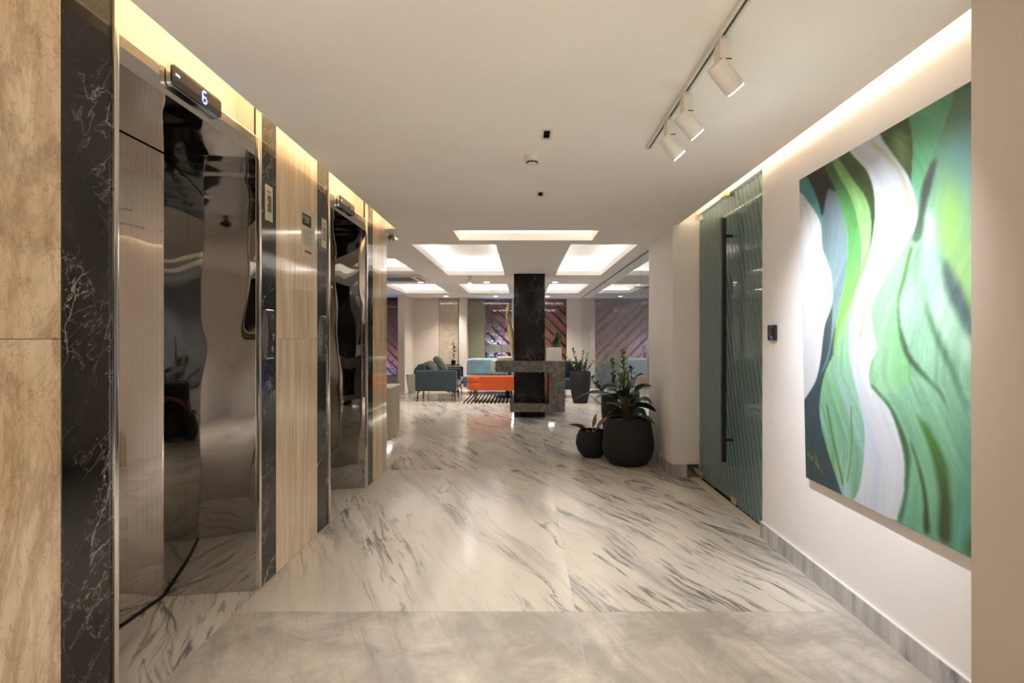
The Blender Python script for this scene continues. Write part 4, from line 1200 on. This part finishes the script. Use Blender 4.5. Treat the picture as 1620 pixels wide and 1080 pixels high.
for y, lab in ((8.6, 'added ceiling light in the near half of the court behind the glass partition'), (12.6, 'added ceiling light in the far half of the court behind the glass partition')):
    t = thing('added_court_light', lab, 'ceiling light', (3.3, y, 2.9), group='added ceiling lights of the court')
    MB().lathe([(0, -0.001), (0.14, -0.001), (0.14, -0.05), (0.12, -0.06), (0, -0.06)], n=28).build('body', 'white_metal', t, 40)
    lamp('SPOT', 'bulb', (3.3, y, 2.83), 90, (0.92, 0.95, 1.0), t, (3.3, y, 0), spot_size=math.radians(150), spot_blend=0.6, shadow_soft_size=0.1)  # lamp added to brighten the court and its view in glass and mirrors

# ================================================================== BLACK COLUMN AND STONE COUNTER
col = thing('column', 'black marble column with white veins through the stone counter', 'column', (0.1075, 9.985, 0), kind='structure')
box('shaft', -0.169, 0.384, 9.71, 10.26, 0.0, ZC - 0.001, 'black_marble_column', col, 0.004)
t = thing('stone_counter', 'grey stone ribbon shaped counter wrapped around the black column', 'counter', (0.12, 10.3, 0.13))
F0, F1 = 9.45, 11.20
for nm, bb in (('top_slab', (-0.487, 0.725, F0, 9.708, 0.823, 1.013)), ('top_slab', (-0.487, 0.725, 10.262, F1, 0.823, 1.013)),
               ('top_slab', (-0.487, -0.171, 9.708, 10.262, 0.823, 1.013)), ('top_slab', (0.386, 0.725, 9.708, 10.262, 0.823, 1.013)),
               ('upright', (0.45, 0.725, F0, F1, 0.13, 0.823)),
               ('base_slab', (-0.231, 0.45, F0, 9.708, 0.13, 0.263)), ('base_slab', (-0.231, 0.45, 10.262, F1, 0.13, 0.263)),
               ('base_slab', (-0.231, -0.171, 9.708, 10.262, 0.13, 0.263)), ('base_slab', (0.386, 0.45, 9.708, 10.262, 0.13, 0.263))):
    box(nm, *bb, 'grey_stone', t)
box('led_strip', 0.45, 0.55, 9.66, 9.68, 0.118, 0.129, 'led_coffer', t)
box('led_strip', -0.21, -0.19, 9.60, 11.0, 0.118, 0.129, 'led_slot', t)
# things on the counter
t = thing('white_tray', 'shallow white box on the left end of the stone counter', 'tray', (-0.325, 9.9, 1.014))
MB().box(-0.14, 0.14, -0.25, 0.5, 0, 0.05, 0.006).build('box_body', 'white_plastic', t, 40)
MB().box(-0.125, 0.125, -0.235, 0.485, 0.0502, 0.053).build('fill', 'plaster', t)
t = thing('dried_palm_flower', 'tall golden dried palm pod beside the black column', 'dried flower', (-0.25, 10.15, 1.0675))
MB().tube([(0.045, 0, 0), (0.04, 0, 0.15), (0.03, 0, 0.32), (0.005, 0, 0.5), (-0.03, 0, 0.66)], [0.022, 0.036, 0.054, 0.056, 0.018], 10).build('pod', 'gold_leaf', t, 60)
MB().tube([(-0.155, 0.02, 0), (-0.15, 0.02, 0.25), (-0.11, 0.01, 0.42), (-0.05, 0, 0.60)], [0.005, 0.006, 0.006, 0.006], 6).build('stem', 'stem_brown', t, 60)
MB().tube([(-0.045, 0, 0.60), (-0.05, 0, 0.75), (-0.045, 0, 0.88), (-0.035, 0, 0.99)], [0.016, 0.036, 0.036, 0.010], 8).build('spike', 'gold_leaf', t, 60)
for k in range(12):
    s = (-1) ** k
    m = MB().leaf((-0.048, 0, 0.62 + 0.018 * k), (s * 0.8, 0.3 * math.sin(k), 0.9), 0.10, 0.03, 0.3, 4)
    m.build('petal', 'gold_leaf', t, 60)
t = thing('desk_planter', 'square white planter with leafy plants on the stone counter', 'planter', (0.545, 9.86, 1.0135))
m = MB().box(-0.142, 0.142, -0.14, 0.14, 0.012, 0.235, 0.004)
m.build('box_body', 'white_plastic', t, 40)
MB().box(-0.144, 0.146, -0.146, 0.146, 0, 0.012).build('foot_plate', 'plaster', t)
MB().box(-0.13, 0.13, -0.128, 0.128, 0.2352, 0.24).build('soil', 'soil', t)
for k in range(16):
    a = random.uniform(0, 2 * PI); l = random.uniform(0.18, 0.42)
    m = MB().leaf((random.uniform(0.0, 0.1), random.uniform(-0.1, 0.1), 0.24), (0.30 * abs(math.cos(a)) - 0.06, 0.6 * math.sin(a), 1.3), l, 0.07, 0.25, 6)
    m.build('leaf', random.choice(['leaf_green', 'leaf_lime', 'leaf_dark']), t, 60)

# ================================================================== SEATING
def legs4(t, x, y, h, mat='black_metal', bent=0.05):
    for sx in (-1, 1):
        for sy in (-1, 1):
            MB().tube([(sx * x, sy * y, h), (sx * (x + bent * 0.8), sy * y, h * 0.78), (sx * (x + bent), sy * y, 0.0)], [0.018, 0.014, 0.010], 8).build('leg', mat, t, 60)
def armchair(label, loc, rz):
    t = thing('armchair', label, 'armchair', loc, rz, group='dark teal armchairs')
    w, d = 0.90, 0.93
    for s in (-1, 1):
        MB().box(-d / 2, d / 2, s * w / 2 - (0.13 if s > 0 else 0), s * w / 2 + (0 if s > 0 else 0.13), 0.235, 0.70, 0.045, 4).build('arm', 'velvet_dark', t, 50)
    M = Matrix.Rotation(math.radians(-7), 4, 'Y')
    MB().box(-d / 2 + 0.02, -d / 2 + 0.21, -w / 2 + 0.131, w / 2 - 0.131, 0.236, 0.83, 0.05, 4).build('backrest', 'velvet_dark', t, 50)
    MB().box(-d / 2 + 0.212, d / 2 - 0.01, -w / 2 + 0.132, w / 2 - 0.132, 0.24, 0.32, 0.02, 2).build('seat_base', 'velvet_dark', t, 50)
    MB().box(-d / 2 + 0.212, d / 2 + 0.01, -w / 2 + 0.134, w / 2 - 0.134, 0.321, 0.45, 0.05, 4).build('seat_cushion', 'velvet_dark', t, 50)
    legs4(t, d / 2 - 0.09, w / 2 - 0.10, 0.236)
    return t
armchair('dark teal velvet armchair nearest the viewer with two cushions', (-1.955, 12.55, 0), 0)
armchair('dark teal armchair half hidden behind the cushioned armchair', (-2.01, 13.6, 0), 0)
def pillow(label, loc, rot, mat, w=0.44, name='cushion'):
    o = MB().cushion(w, w, 0.15, e=0.75).build(name, mat, None, 180)
    o.location = loc; o.rotation_euler = rot
    return tag(o, label, 'cushion', 'cushions on the seats')
pillow('grey green cushion in front, leaning over the armchair arm', (-2.06, 12.46, 0.72), (0.0, math.radians(52), 0.0), 'cushion_grey', 0.42)
pillow('grey green cushion behind, deeper in the armchair', (-1.93, 12.65, 0.82), (0.0, math.radians(52), 0.0), 'cushion_grey', 0.42)

t = thing('sofa', 'light blue velvet sofa facing the stone counter', 'sofa', (-0.36, 14.12, 0))
MB().box(-1.16, 1.16, -0.42, 0.42, 0.18, 0.33, 0.03, 3).build('base', 'velvet_blue', t, 50)
for s in (-1, 1):
    MB().box(*sorted((s * 0.004, s * 1.158)), -0.44, 0.20, 0.331, 0.46, 0.04, 3).build('seat_cushion', 'velvet_blue', t, 50)
    xc = s * 0.575
    M = Matrix.Translation((xc, 0.20, 0.665)) @ Matrix.Rotation(math.radians(78), 4, 'X')
    MB().cushion(1.13, 0.46, 0.22, M, 0.6).build('back_cushion', 'velvet_blue', t, 180)
MB().box(-1.15, 1.15, 0.30, 0.42, 0.331, 0.80, 0.04, 3).build('back_frame', 'velvet_blue', t, 50)
legs4(t, 0.95, 0.34, 0.19, bent=0.02)
o = MB().cushion(0.34, 0.34, 0.13, e=0.75).build('cushion', 'white_plastic', None, 180)
o.location = (-0.66, 13.90, 0.70); o.rotation_euler = (math.radians(72), 0, 0.2)
tag(o, 'white cushion with black marks on the blue sofa', 'cushion', 'cushions on the seats')
mk = MB()
for k in range(4):
    mk.box(-0.10 + 0.02 * k, 0.04 + 0.02 * k, -0.09 + 0.05 * k, -0.07 + 0.05 * k, 0.058, 0.0665)
mk.build('black_marks', 'ink_dark', o)

t = thing('ottoman', 'long orange velvet bench in front of the sofa', 'bench', (-0.26, 12.1, 0.0105))
def capsule(L, D, n=10):
    pts = []
    r = D / 2
    for cx, a0 in ((L / 2 - r, -90), (-L / 2 + r, 90)):
        for k in range(n + 1):
            a = math.radians(a0 + 180 * k / n); pts.append((cx + r * math.cos(a), r * math.sin(a)))
    return pts
MB().prism(capsule(2.0, 0.62), 0.27, 0.435, 0.03).build('base_cushion', 'velvet_orange', t, 50)
MB().prism(capsule(2.0, 0.62), 0.437, 0.567, 0.035).build('top_cushion', 'velvet_orange', t, 50)
for x in (-0.80, 0.0, 0.80):
    for y in (-0.20, 0.20):
        MB().tube([(x, y, 0.275), (x, y, 0.0)], [0.016, 0.010], 8).build('leg', 'black_metal', t, 60)

t = thing('rug', 'black and cream striped rug under the orange bench', 'rug', (-0.30, 12.9, 0))
MB().box(-1.06, 1.05, -1.12, 0.75, 0.0005, 0.010).build('pile', 'striped_rug', t)
t = thing('coffee_table', 'low round black table on the striped rug', 'coffee table', (-0.38, 13.05, 0.011))
MB().lathe([(0, 0.0), (0.30, 0.0), (0.30, 0.02), (0.05, 0.03), (0.05, 0.20), (0.36, 0.21), (0.36, 0.235), (0, 0.235)], n=40).build('top_and_base', 'black_metal', t, 40)

# tub chair on the right
t = thing('tub_chair', 'dark teal round backed chair behind the tall black planter', 'armchair', (1.12, 13.15, 0))
m = MB(); ri, ro = 0.30, 0.41
n = 26
rows = []
for k in range(n + 1):
    a = math.radians(-30 + 240 * k / n)
    h = 0.62 + 0.24 * math.sin(PI * k / n)
    c, s = math.cos(a), math.sin(a)
    rows.append([m.bm.verts.new((ro * c, ro * s, 0.2)), m.bm.verts.new((ro * c, ro * s, h - 0.04)), m.bm.verts.new(((ro + ri) / 2 * c, (ro + ri) / 2 * s, h)), m.bm.verts.new((ri * c, ri * s, h - 0.04)), m.bm.verts.new((ri * c, ri * s, 0.2))])
for a, b in zip(rows, rows[1:]):
    for k in range(5):
        j = (k + 1) % 5
        m.bm.faces.new((a[k], a[j], b[j], b[k]))
m.bm.faces.new(rows[0][::-1]); m.bm.faces.new(rows[-1])
m.build('shell_back', 'velvet_dark', t, 50)
MB().lathe([(0, 0.2), (0.295, 0.2), (0.295, 0.40), (0.27, 0.44), (0, 0.45)], n=32).build('seat_cushion', 'velvet_dark', t, 50)
legs4(t, 0.24, 0.2, 0.205, bent=0.03)

# side table with a small dark plant between armchair and sofa
t = thing('side_table', 'small black side table behind the armchairs', 'side table', (-1.88, 14.45, 0))
MB().lathe([(0, 0.0), (0.16, 0.0), (0.16, 0.015), (0.02, 0.02), (0.02, 0.70), (0.20, 0.705), (0.20, 0.725), (0, 0.725)], n=32).build('stand', 'black_metal', t, 40)
t = thing('small_plant', 'small dark potted plant on the black side table', 'plant', (-1.86, 14.45, 0.7255))
MB().lathe([(0, 0), (0.05, 0), (0.065, 0.10), (0.06, 0.10), (0.055, 0.09), (0, 0.09)], n=24).build('pot', 'pot_black', t, 40)
for k in range(16):
    a = random.uniform(0, 2 * PI)
    MB().leaf((0.02 * math.cos(a), 0.02 * math.sin(a), 0.08 + 0.03 * k), (math.cos(a), math.sin(a), 0.7), random.uniform(0.10, 0.18), 0.07, 0.4, 5).build('leaf', 'leaf_dark', t, 60)
MB().tube([(0, 0, 0.05), (0.01, 0, 0.35), (-0.02, 0, 0.62)], 0.008, 6).build('stem', 'stem_brown', t, 60)
# tapered white planter behind the armchair
t = thing('tall_white_planter', 'tapered white planter behind the dark teal armchair', 'planter', (-2.86, 14.1, 0))
MB().lathe([(0, 0), (0.12, 0), (0.19, 0.50), (0.175, 0.50), (0.17, 0.47), (0, 0.47)], n=32).build('pot', 'white_plastic', t, 40)
for k in range(9):
    a = random.uniform(-0.9, 0.9); 
    MB().leaf((0.05 * math.cos(a), 0.05 * math.sin(a), 0.47), (0.55 * math.cos(a), 0.4 * math.sin(a), 1.0), random.uniform(0.32, 0.46), 0.10, 0.3, 6).build('leaf', 'leaf_lime' if k % 2 else 'leaf_green', t, 60)

# ================================================================== RECEPTION COUNTER (left)
t = thing('reception_counter', 'fluted cream counter with rounded corner behind the lift wall end', 'counter', (-2.55, 7.35, 0))
def fluted(x0, x1, y0, y1, r, z0, z1, pitch=0.062, amp=0.020):
    base = []
    for cx, cy, a0 in ((x1 - r, y1 - r, 0), (x0 + r, y1 - r, 90), (x0 + r, y0 + r, 180), (x1 - r, y0 + r, 270)):
        for k in range(13):
            a = math.radians(a0 + 7.5 * k); base.append(Vector((cx + r * math.cos(a), cy + r * math.sin(a), 0)))
    pts = []
    s = 0.0
    for i in range(len(base)):
        a, b = base[i], base[(i + 1) % len(base)]
        L = (b - a).length
        if L < 1e-6:
            continue
        nrm = Vector(((b - a).y, -(b - a).x, 0)).normalized()
        k = max(1, int(L / (pitch / 6)))
        for q in range(k):
            tt = q / k; ss = s + L * tt
            p = a.lerp(b, tt) - nrm * amp * (1 - abs(math.sin(PI * ss / pitch)))
            pts.append((p.x, p.y))
        s += L
    return MB().prism(pts, z0, z1)
fluted(-0.75, 0.82, -0.30, 0.34, 0.10, 0.11, 0.745).build('fluted_body', 'counter_paint', t, 50)
MB().box(-0.74, 0.81, -0.29, 0.33, 0.746, 0.770, 0.008).build('worktop', 'wall_paint', t, 40)
MB().box(-0.65, 0.70, -0.22, 0.26, 0.0, 0.11).build('plinth', 'dark_chrome', t)
MB().box(0.705, 0.715, -0.20, 0.24, 0.095, 0.108).build('led_strip', 'led_coffer', t)

# ================================================================== LOBBY CEILING FIXTURES
NM = {(0, 0): 'at left beyond the air conditioner', (0, 1): 'above the orange bench left of column', (0, 2): 'right of column above the tall planter',
      (1, 0): 'by the travertine niche at the far wall', (1, 1): 'by the far window left of column', (1, 2): 'by the far window right of column'}
for r, y in enumerate((11.10, 14.75)):
    for c, x in enumerate((-2.1, -0.75, 0.65)):
        t = thing('round_downlight', 'round bright ceiling downlight ' + NM[(r, c)], 'downlight', (x, y, ZC), group='round downlights of the lobby')
        MB().lathe([(0.06, -0.001), (0.075, -0.001), (0.075, -0.008), (0.06, -0.010)], n=32).build('trim_ring', 'white_metal', t, 40)
        MB().lathe([(0, -0.004), (0.059, -0.004), (0.05, -0.010), (0, -0.012)], n=32).build('diffuser', 'down_face', t, 40)
        lamp('SPOT', 'bulb', (x, y, ZC - 0.03), L_LOBBY, (1.0, 0.92, 0.82), t, (x, y, 0), spot_size=math.radians(110), spot_blend=0.9, shadow_soft_size=0.06)
t = thing('ceiling_spotlight', 'bright adjustable spotlight hanging below the ceiling before the far coffer', 'spotlight', (-1.0, 10.1, ZC))
MB().lathe([(0, -0.001), (0.05, -0.001), (0.05, -0.02), (0, -0.02)], n=28).build('base_plate', 'white_metal', t, 40)
MB().tube([(0, 0, -0.02), (0, 0, -0.09)], 0.01, 10).build('stem', 'white_metal', t, 60)
d = Vector((0.10, -0.62, -0.55)).normalized()
M = Matrix.Translation((0, 0, -0.13)) @ d.to_track_quat('Z', 'Y').to_matrix().to_4x4()
MB().lathe([(0, -0.06), (0.05, -0.06), (0.06, 0.07), (0.055, 0.075), (0.05, 0.068), (0, 0.068)], n=32, mat=M).build('lamp_head', 'white_metal', t, 40)
MB().lathe([(0, 0.069), (0.049, 0.069), (0.049, 0.073), (0, 0.075)], n=32, mat=M).build('lens', 'spot_face', t, 40)
lamp('SPOT', 'bulb', Vector((-1.0, 10.1, ZC - 0.13)) + d * 0.085, 0.8, (1, 0.9, 0.76), t, Vector((-1.0, 10.1, ZC - 0.13)) + d, spot_size=math.radians(70), spot_blend=0.7, shadow_soft_size=0.05)

t = thing('ceiling_air_conditioner', 'square ceiling cassette air conditioner beyond the lift wall end', 'air conditioner', (-2.36, 10.35, ZC))
MB().box(-0.48, 0.48, -0.55, 0.55, -0.030, -0.001, 0.010).build('panel', 'white_plastic', t, 40)
MB().box(-0.27, 0.27, -0.30, 0.30, -0.034, -0.0305).build('grille', 'grille_dark', t)
for bb in ((-0.36, 0.36, -0.47, -0.40), (-0.36, 0.36, 0.40, 0.47), (-0.44, -0.37, -0.36, 0.36), (0.37, 0.44, -0.36, 0.36)):
    MB().box(*bb, -0.036, -0.0305).build('flap', 'ink_grey', t)

# ================================================================== PLANT POTS
def lathe_pot(t, prof, rim_in, soil_z, soil_r):
    MB().lathe(prof, n=56).build('pot', 'pot_black', t, 50)
    MB().lathe([(0, soil_z), (soil_r, soil_z), (soil_r, soil_z - 0.01), (0, soil_z - 0.01)], n=40).build('soil', 'soil', t)
# big rounded pot
t = thing('large_planter', 'large rounded black planter with long arching leaves in front of white wall', 'planter', (1.180, 6.13, 0))
lathe_pot(t, [(0, 0), (0.19, 0), (0.215, 0.012), (0.262, 0.08), (0.286, 0.16), (0.289, 0.22), (0.275, 0.34), (0.252, 0.47), (0.247, 0.507), (0.238, 0.511), (0.228, 0.505), (0.226, 0.46), (0, 0.46)], 0, 0.475, 0.226)
random.seed(21)
spec = [(-0.9, 0.35, 0.95, 0.9), (-0.55, -0.3, 0.9, 0.75), (0.2, 0.5, 1.3, 0.62), (0.45, -0.5, 0.62, 0.5), (0.4, -0.55, 0.85, 0.5), (0.5, -0.6, 0.7, 0.5),
        (-0.25, 0.2, 1.5, 0.55), (0.35, 0.6, 0.9, 0.60), (0.35, -0.2, 1.2, 0.52), (-0.5, 0.5, 1.2, 0.55), (0.5, -0.1, 1.2, 0.5), (-0.1, -0.5, 1.0, 0.42),
        (0.3, -0.7, 0.5, 0.42), (0.6, -0.5, 0.25, 0.36), (-0.7, -0.5, 0.5, 0.36), (0.05, 0.0, 1.6, 0.6), (0.5, 0.35, 0.7, 0.42), (0.35, 0.1, 1.5, 0.55)]
for k, (dx, dy, dz, L) in enumerate(spec):
    st = (0.05 * dx, 0.05 * dy, 0.475)
    mid = Vector(st) + Vector((dx * 0.10, dy * 0.10, dz * 0.26))
    MB().tube([st, Vector(st).lerp(mid, 0.5) + Vector((0, 0, 0.02)), mid], [0.007, 0.006, 0.005], 6).build('stem', 'stem_brown', t, 60)
    MB().leaf(mid, (dx, dy, dz * 0.55), L * 0.62, 0.095, 0.55, 9, 0.3, random.uniform(-0.5, 0.5), 0.8).build('leaf', random.choice(['leaf_green', 'leaf_dark', 'leaf_dark']), t, 60)
for k in range(12):
    a = random.uniform(0, 2 * PI); dz = random.uniform(0.5, 1.5)
    dx, dy = 0.45 * math.cos(a) - 0.12, 0.5 * math.sin(a) - 0.1
    st = Vector((0.04 * dx, 0.04 * dy, 0.475)); mid = st + Vector((dx * 0.08, dy * 0.08, dz * 0.20))
    MB().tube([st, mid], [0.006, 0.005], 6).build('stem', 'stem_brown', t, 60)
    MB().leaf(mid, (dx, dy, dz * 0.6), random.uniform(0.22, 0.36), 0.085, 0.5, 8, 0.3, random.uniform(-0.6, 0.6), 0.8).build('leaf', random.choice(['leaf_green', 'leaf_dark']), t, 60)
# zz stem plant builder
def zz_stem(t, base, top, n, size, mats, lean):
    b = Vector(base); e = Vector(top)
    pts = [b, b.lerp(e, 0.5) + Vector((lean[0], lean[1], 0)), e]
    st = MB().tube(pts, [0.010, 0.008, 0.004], 6).build('stem', 'stem_brown', t, 60)
    m = MB()
    ax = (e - b).normalized()
    for k in range(n):
        q = 0.25 + 0.75 * k / (n - 1)
        p = b.lerp(e, q) + Vector((lean[0], lean[1], 0)) * (4 * q * (1 - q))
        a = (k % 2) * PI + k * 0.35
        d = Vector((math.cos(a), math.sin(a), 0.55)) + ax * 0.5
        m.leaf(p, d, size * (1.1 - 0.35 * q), size * 0.42, 0.2, 4, 0.2)
    m.build('leaflets', mats, st, 60)
# tall pot behind
t = thing('tall_planter', 'tall black planter with upright leafy stems behind the large rounded planter', 'planter', (1.214, 6.80, 0))
lathe_pot(t, [(0, 0), (0.165, 0), (0.18, 0.01), (0.215, 0.25), (0.238, 0.50), (0.241, 0.66), (0.238, 0.696), (0.230, 0.699), (0.222, 0.69), (0.22, 0.64), (0, 0.64)], 0, 0.65, 0.22)
random.seed(5)
zz_stem(t, (0.02, 0.0, 0.65), (0.02, 0.0, 1.28), 18, 0.13, 'leaf_lime', (0.03, 0))
zz_stem(t, (-0.03, 0.0, 0.65), (-0.10, 0.0, 1.12), 14, 0.12, 'leaf_green', (-0.02, 0))
zz_stem(t, (-0.10, -0.02, 0.65), (-0.36, -0.05, 0.90), 12, 0.12, 'leaf_dark', (-0.03, 0))
zz_stem(t, (0.06, 0.02, 0.65), (0.14, 0.05, 1.02), 13, 0.12, 'leaf_dark', (0.05, 0))
zz_stem(t, (0.0, 0.06, 0.65), (0.06, 0.12, 1.10), 14, 0.12, 'leaf_green', (0.0, 0.02))
# small round pot
t = thing('small_round_planter', 'small round black planter with a red tinged plant', 'planter', (0.821, 6.48, 0))
lathe_pot(t, [(0, 0), (0.10, 0), (0.115, 0.008), (0.168, 0.07), (0.194, 0.14), (0.196, 0.18), (0.185, 0.25), (0.160, 0.305), (0.151, 0.317), (0.143, 0.318), (0.138, 0.305), (0.138, 0.27), (0, 0.27)], 0, 0.283, 0.138)
for k, (dx, dy, dz, L, w, mat) in enumerate(((-0.9, -0.2, 0.55, 0.26, 0.10, 'leaf_red'), (0.62, -0.2, 0.85, 0.27, 0.10, 'leaf_red'), (0.25, 0.3, 1.3, 0.22, 0.05, 'leaf_pale'), (-0.7, 0.3, 0.35, 0.20, 0.07, 'leaf_red'), (0.4, 0.5, 0.25, 0.12, 0.04, 'leaf_dark'), (0.1, -0.3, 1.4, 0.15, 0.04, 'leaf_pale'))):
    mid = Vector((0.02 * dx, 0.02 * dy, 0.283)) + Vector((dx, dy, dz)).normalized() * 0.07
    MB().tube([(0.01 * dx, 0.01 * dy, 0.28), mid], [0.008, 0.006], 6).build('stem', 'leaf_pale', t, 60)
    MB().leaf(mid, (dx, dy, dz), L, w, 0.25, 7, 0.25, 0.5).build('leaf', mat, t, 60)
# far tall pot
t = thing('tall_planter', 'tall black planter with bright green stems right of the stone counter', 'planter', (1.247, 11.92, 0))
lathe_pot(t, [(0, 0), (0.15, 0), (0.158, 0.01), (0.20, 0.22), (0.228, 0.45), (0.231, 0.58), (0.226, 0.675), (0.220, 0.688), (0.210, 0.682), (0.208, 0.64), (0, 0.64)], 0, 0.65, 0.208)
random.seed(9)
for b, e, n, mt in (((-0.02, 0, .65), (-0.16, 0, 1.17), 15, 'leaf_green'), ((0.0, 0, .65), (0.08, 0.05, 1.13), 14, 'leaf_lime'), ((0.08, 0, .65), (0.16, -0.03, 1.08), 12, 'leaf_green'),
                    ((0.1, 0.0, .65), (0.30, 0, 0.90), 11, 'leaf_lime'), ((-0.06, 0, .65), (-0.30, 0.02, 1.02), 12, 'leaf_lime'), ((0, -0.08, .65), (-0.02, -0.14, 0.95), 10, 'leaf_dark'), ((0.05, -0.08, .65), (0.12, -0.12, 0.88), 10, 'leaf_dark')):
    zz_stem(t, b, e, n, 0.11, mt, (0.0, 0.0))

# ================================================================== OUTSIDE THE FAR WINDOWS
def slat_screen(label, x0, x1, y, z0, z1, pitch=0.34, w=0.17):
    t = thing('slat_screen', label, 'slat screen', ((x0 + x1) / 2, y, 0))
    cx = (x0 + x1) / 2
    H = z1 - z0
    k = x0 - H
    while k < x1:
        # slat falling to the right, clipped to the frame
        a, b = max(k, x0), min(k + H, x1)
        if b - a > 0.12:
            za, zb = z1 - (a - k), z1 - (b - k)
            L = (b - a) * math.sqrt(2)
            M = Matrix.Translation(((a + b) / 2 - cx, 0, (za + zb) / 2)) @ Matrix.Rotation(math.radians(45), 4, 'Y')
            MB().box(-L / 2, L / 2, -0.02, 0.02, -w / 2, w / 2, mat=M).build('slat', 'rust_slat', t)
        k += pitch
    for zz in (z0 - 0.03, z1 + 0.03):
        MB().box(x0 - cx, x1 - cx, 0.021, 0.06, zz - 0.03, zz + 0.03).build('rail', 'black_metal', t)
slat_screen('rust coloured diagonal slat screen outside the large far window', -1.5, 1.7, 17.3, 0.08, 3.0)
slat_screen('rust coloured diagonal slat screen outside the far left window', -5.2, -3.3, 17.0, 0.08, 3.0, 0.30, 0.16)
yw = MB().box(-6.2, 6.2, 18.7, 18.9, 0, 4.2).build('wall_yard', 'room_wall')
struct(yw, 'dark boundary wall of the yard outside the far windows', 'wall')
t = thing('garden_trough', 'long white planter trough outside the far window', 'planter', (-0.75, 16.42, 0.55))
MB().box(-0.42, 0.42, -0.16, 0.16, 0.45, 0.68, 0.01).build('trough', 'white_plastic', t, 40)
for x in (-0.36, 0.36):
    MB().box(x - 0.02, x + 0.02, -0.1, 0.1, -0.55, 0.45).build('leg', 'black_metal', t)
def shrub(label, loc, rx, rz, n, mats, size=0.12):
    t = thing('shrub', label, 'shrub', loc, group='shrubs outside the far windows')
    m = MB()
    for k in range(n):
        v = Vector((random.gauss(0, 0.45), max(-0.6, min(0.6, random.gauss(0, 0.3))), random.random() ** 0.8))
        p = Vector((v.x * rx, v.y * rx * 0.6, 0.08 + v.z * rz * (1 - 0.35 * abs(v.x))))
        a = random.uniform(0, 2 * PI)
        m.leaf(p, (math.cos(a), math.sin(a), random.uniform(0.1, 0.9)), size * random.uniform(0.7, 1.3), size * 0.4, 0.3, 3)
    tag(m.build('foliage', mats, t, 60), kind='stuff')
    for k in range(3):
        MB().tube([(0, 0, 0), (random.uniform(-.2, .2) * rx, 0, rz * 0.5), (random.uniform(-.4, .4) * rx, 0, rz * 0.85)], [0.02, 0.014, 0.006], 6).build('stem', 'stem_brown', t, 60)
random.seed(4)
shrub('low green shrub under the white trough outside the window', (-0.68, 16.02, 0), 0.27, 0.95, 260, 'leaf_green')
shrub('tall loose shrub lit blue outside the far window', (-0.95, 16.96, 0), 0.46, 1.9, 260, 'leaf_pale')
shrub('leafy shrub outside the far window right of the column', (0.75, 16.25, 0), 0.5, 1.35, 240, 'leaf_green')
shrub('bush outside the far left window', (-4.2, 16.4, 0), 0.5, 0.9, 160, 'leaf_dark')
for x, y, lab in ((0.9, 16.6, 'added warm garden spike light outside the far window right of column'), (-0.2, 16.6, 'added warm garden spike light outside the far window behind the column'), (-3.55, 16.2, 'added warm garden spike light outside the far left window')):
    t = thing('added_spike_light', lab, 'garden light', (x, y, 0), group='added warm garden spike lights')
    MB().lathe([(0, 0), (0.012, 0), (0.012, 0.2), (0.045, 0.21), (0.055, 0.32), (0.045, 0.32), (0.04, 0.24), (0, 0.24)], n=20).build('case', 'black_metal', t, 40)
    lamp('SPOT', 'bulb', (x, y, 0.34), 9, (1.0, 0.78, 0.55), t, (x + 0.1, 17.3, 1.9), spot_size=math.radians(130), spot_blend=0.6, shadow_soft_size=0.05)  # lamp added outdoors so the dark slats become visible
for x, y, lab in ((-0.85, 16.72, 'blue garden uplight behind the white trough outside the window'), (-4.75, 16.6, 'blue garden uplight outside the far left window'), (3.2, 12.0, 'blue floor light in the court behind the glass partition')):
    t = thing('garden_light', lab, 'garden light', (x, y, 0), group='blue garden lights')
    zb = 1.10 if x > -2 and y > 15 else 0.35
    MB().lathe([(0, 0), (0.06, 0), (0.06, 0.02), (0.015, 0.03), (0.015, zb - 0.2), (0.06, zb - 0.18), (0.06, zb - 0.11), (0.05, zb - 0.1), (0, zb - 0.1)], n=20).build('case', 'black_metal', t, 40)
    lamp('POINT', 'bulb', (x, y, zb), 42 if y > 15 else 3, (0.22, 0.40, 1.0), t, shadow_soft_size=0.08)
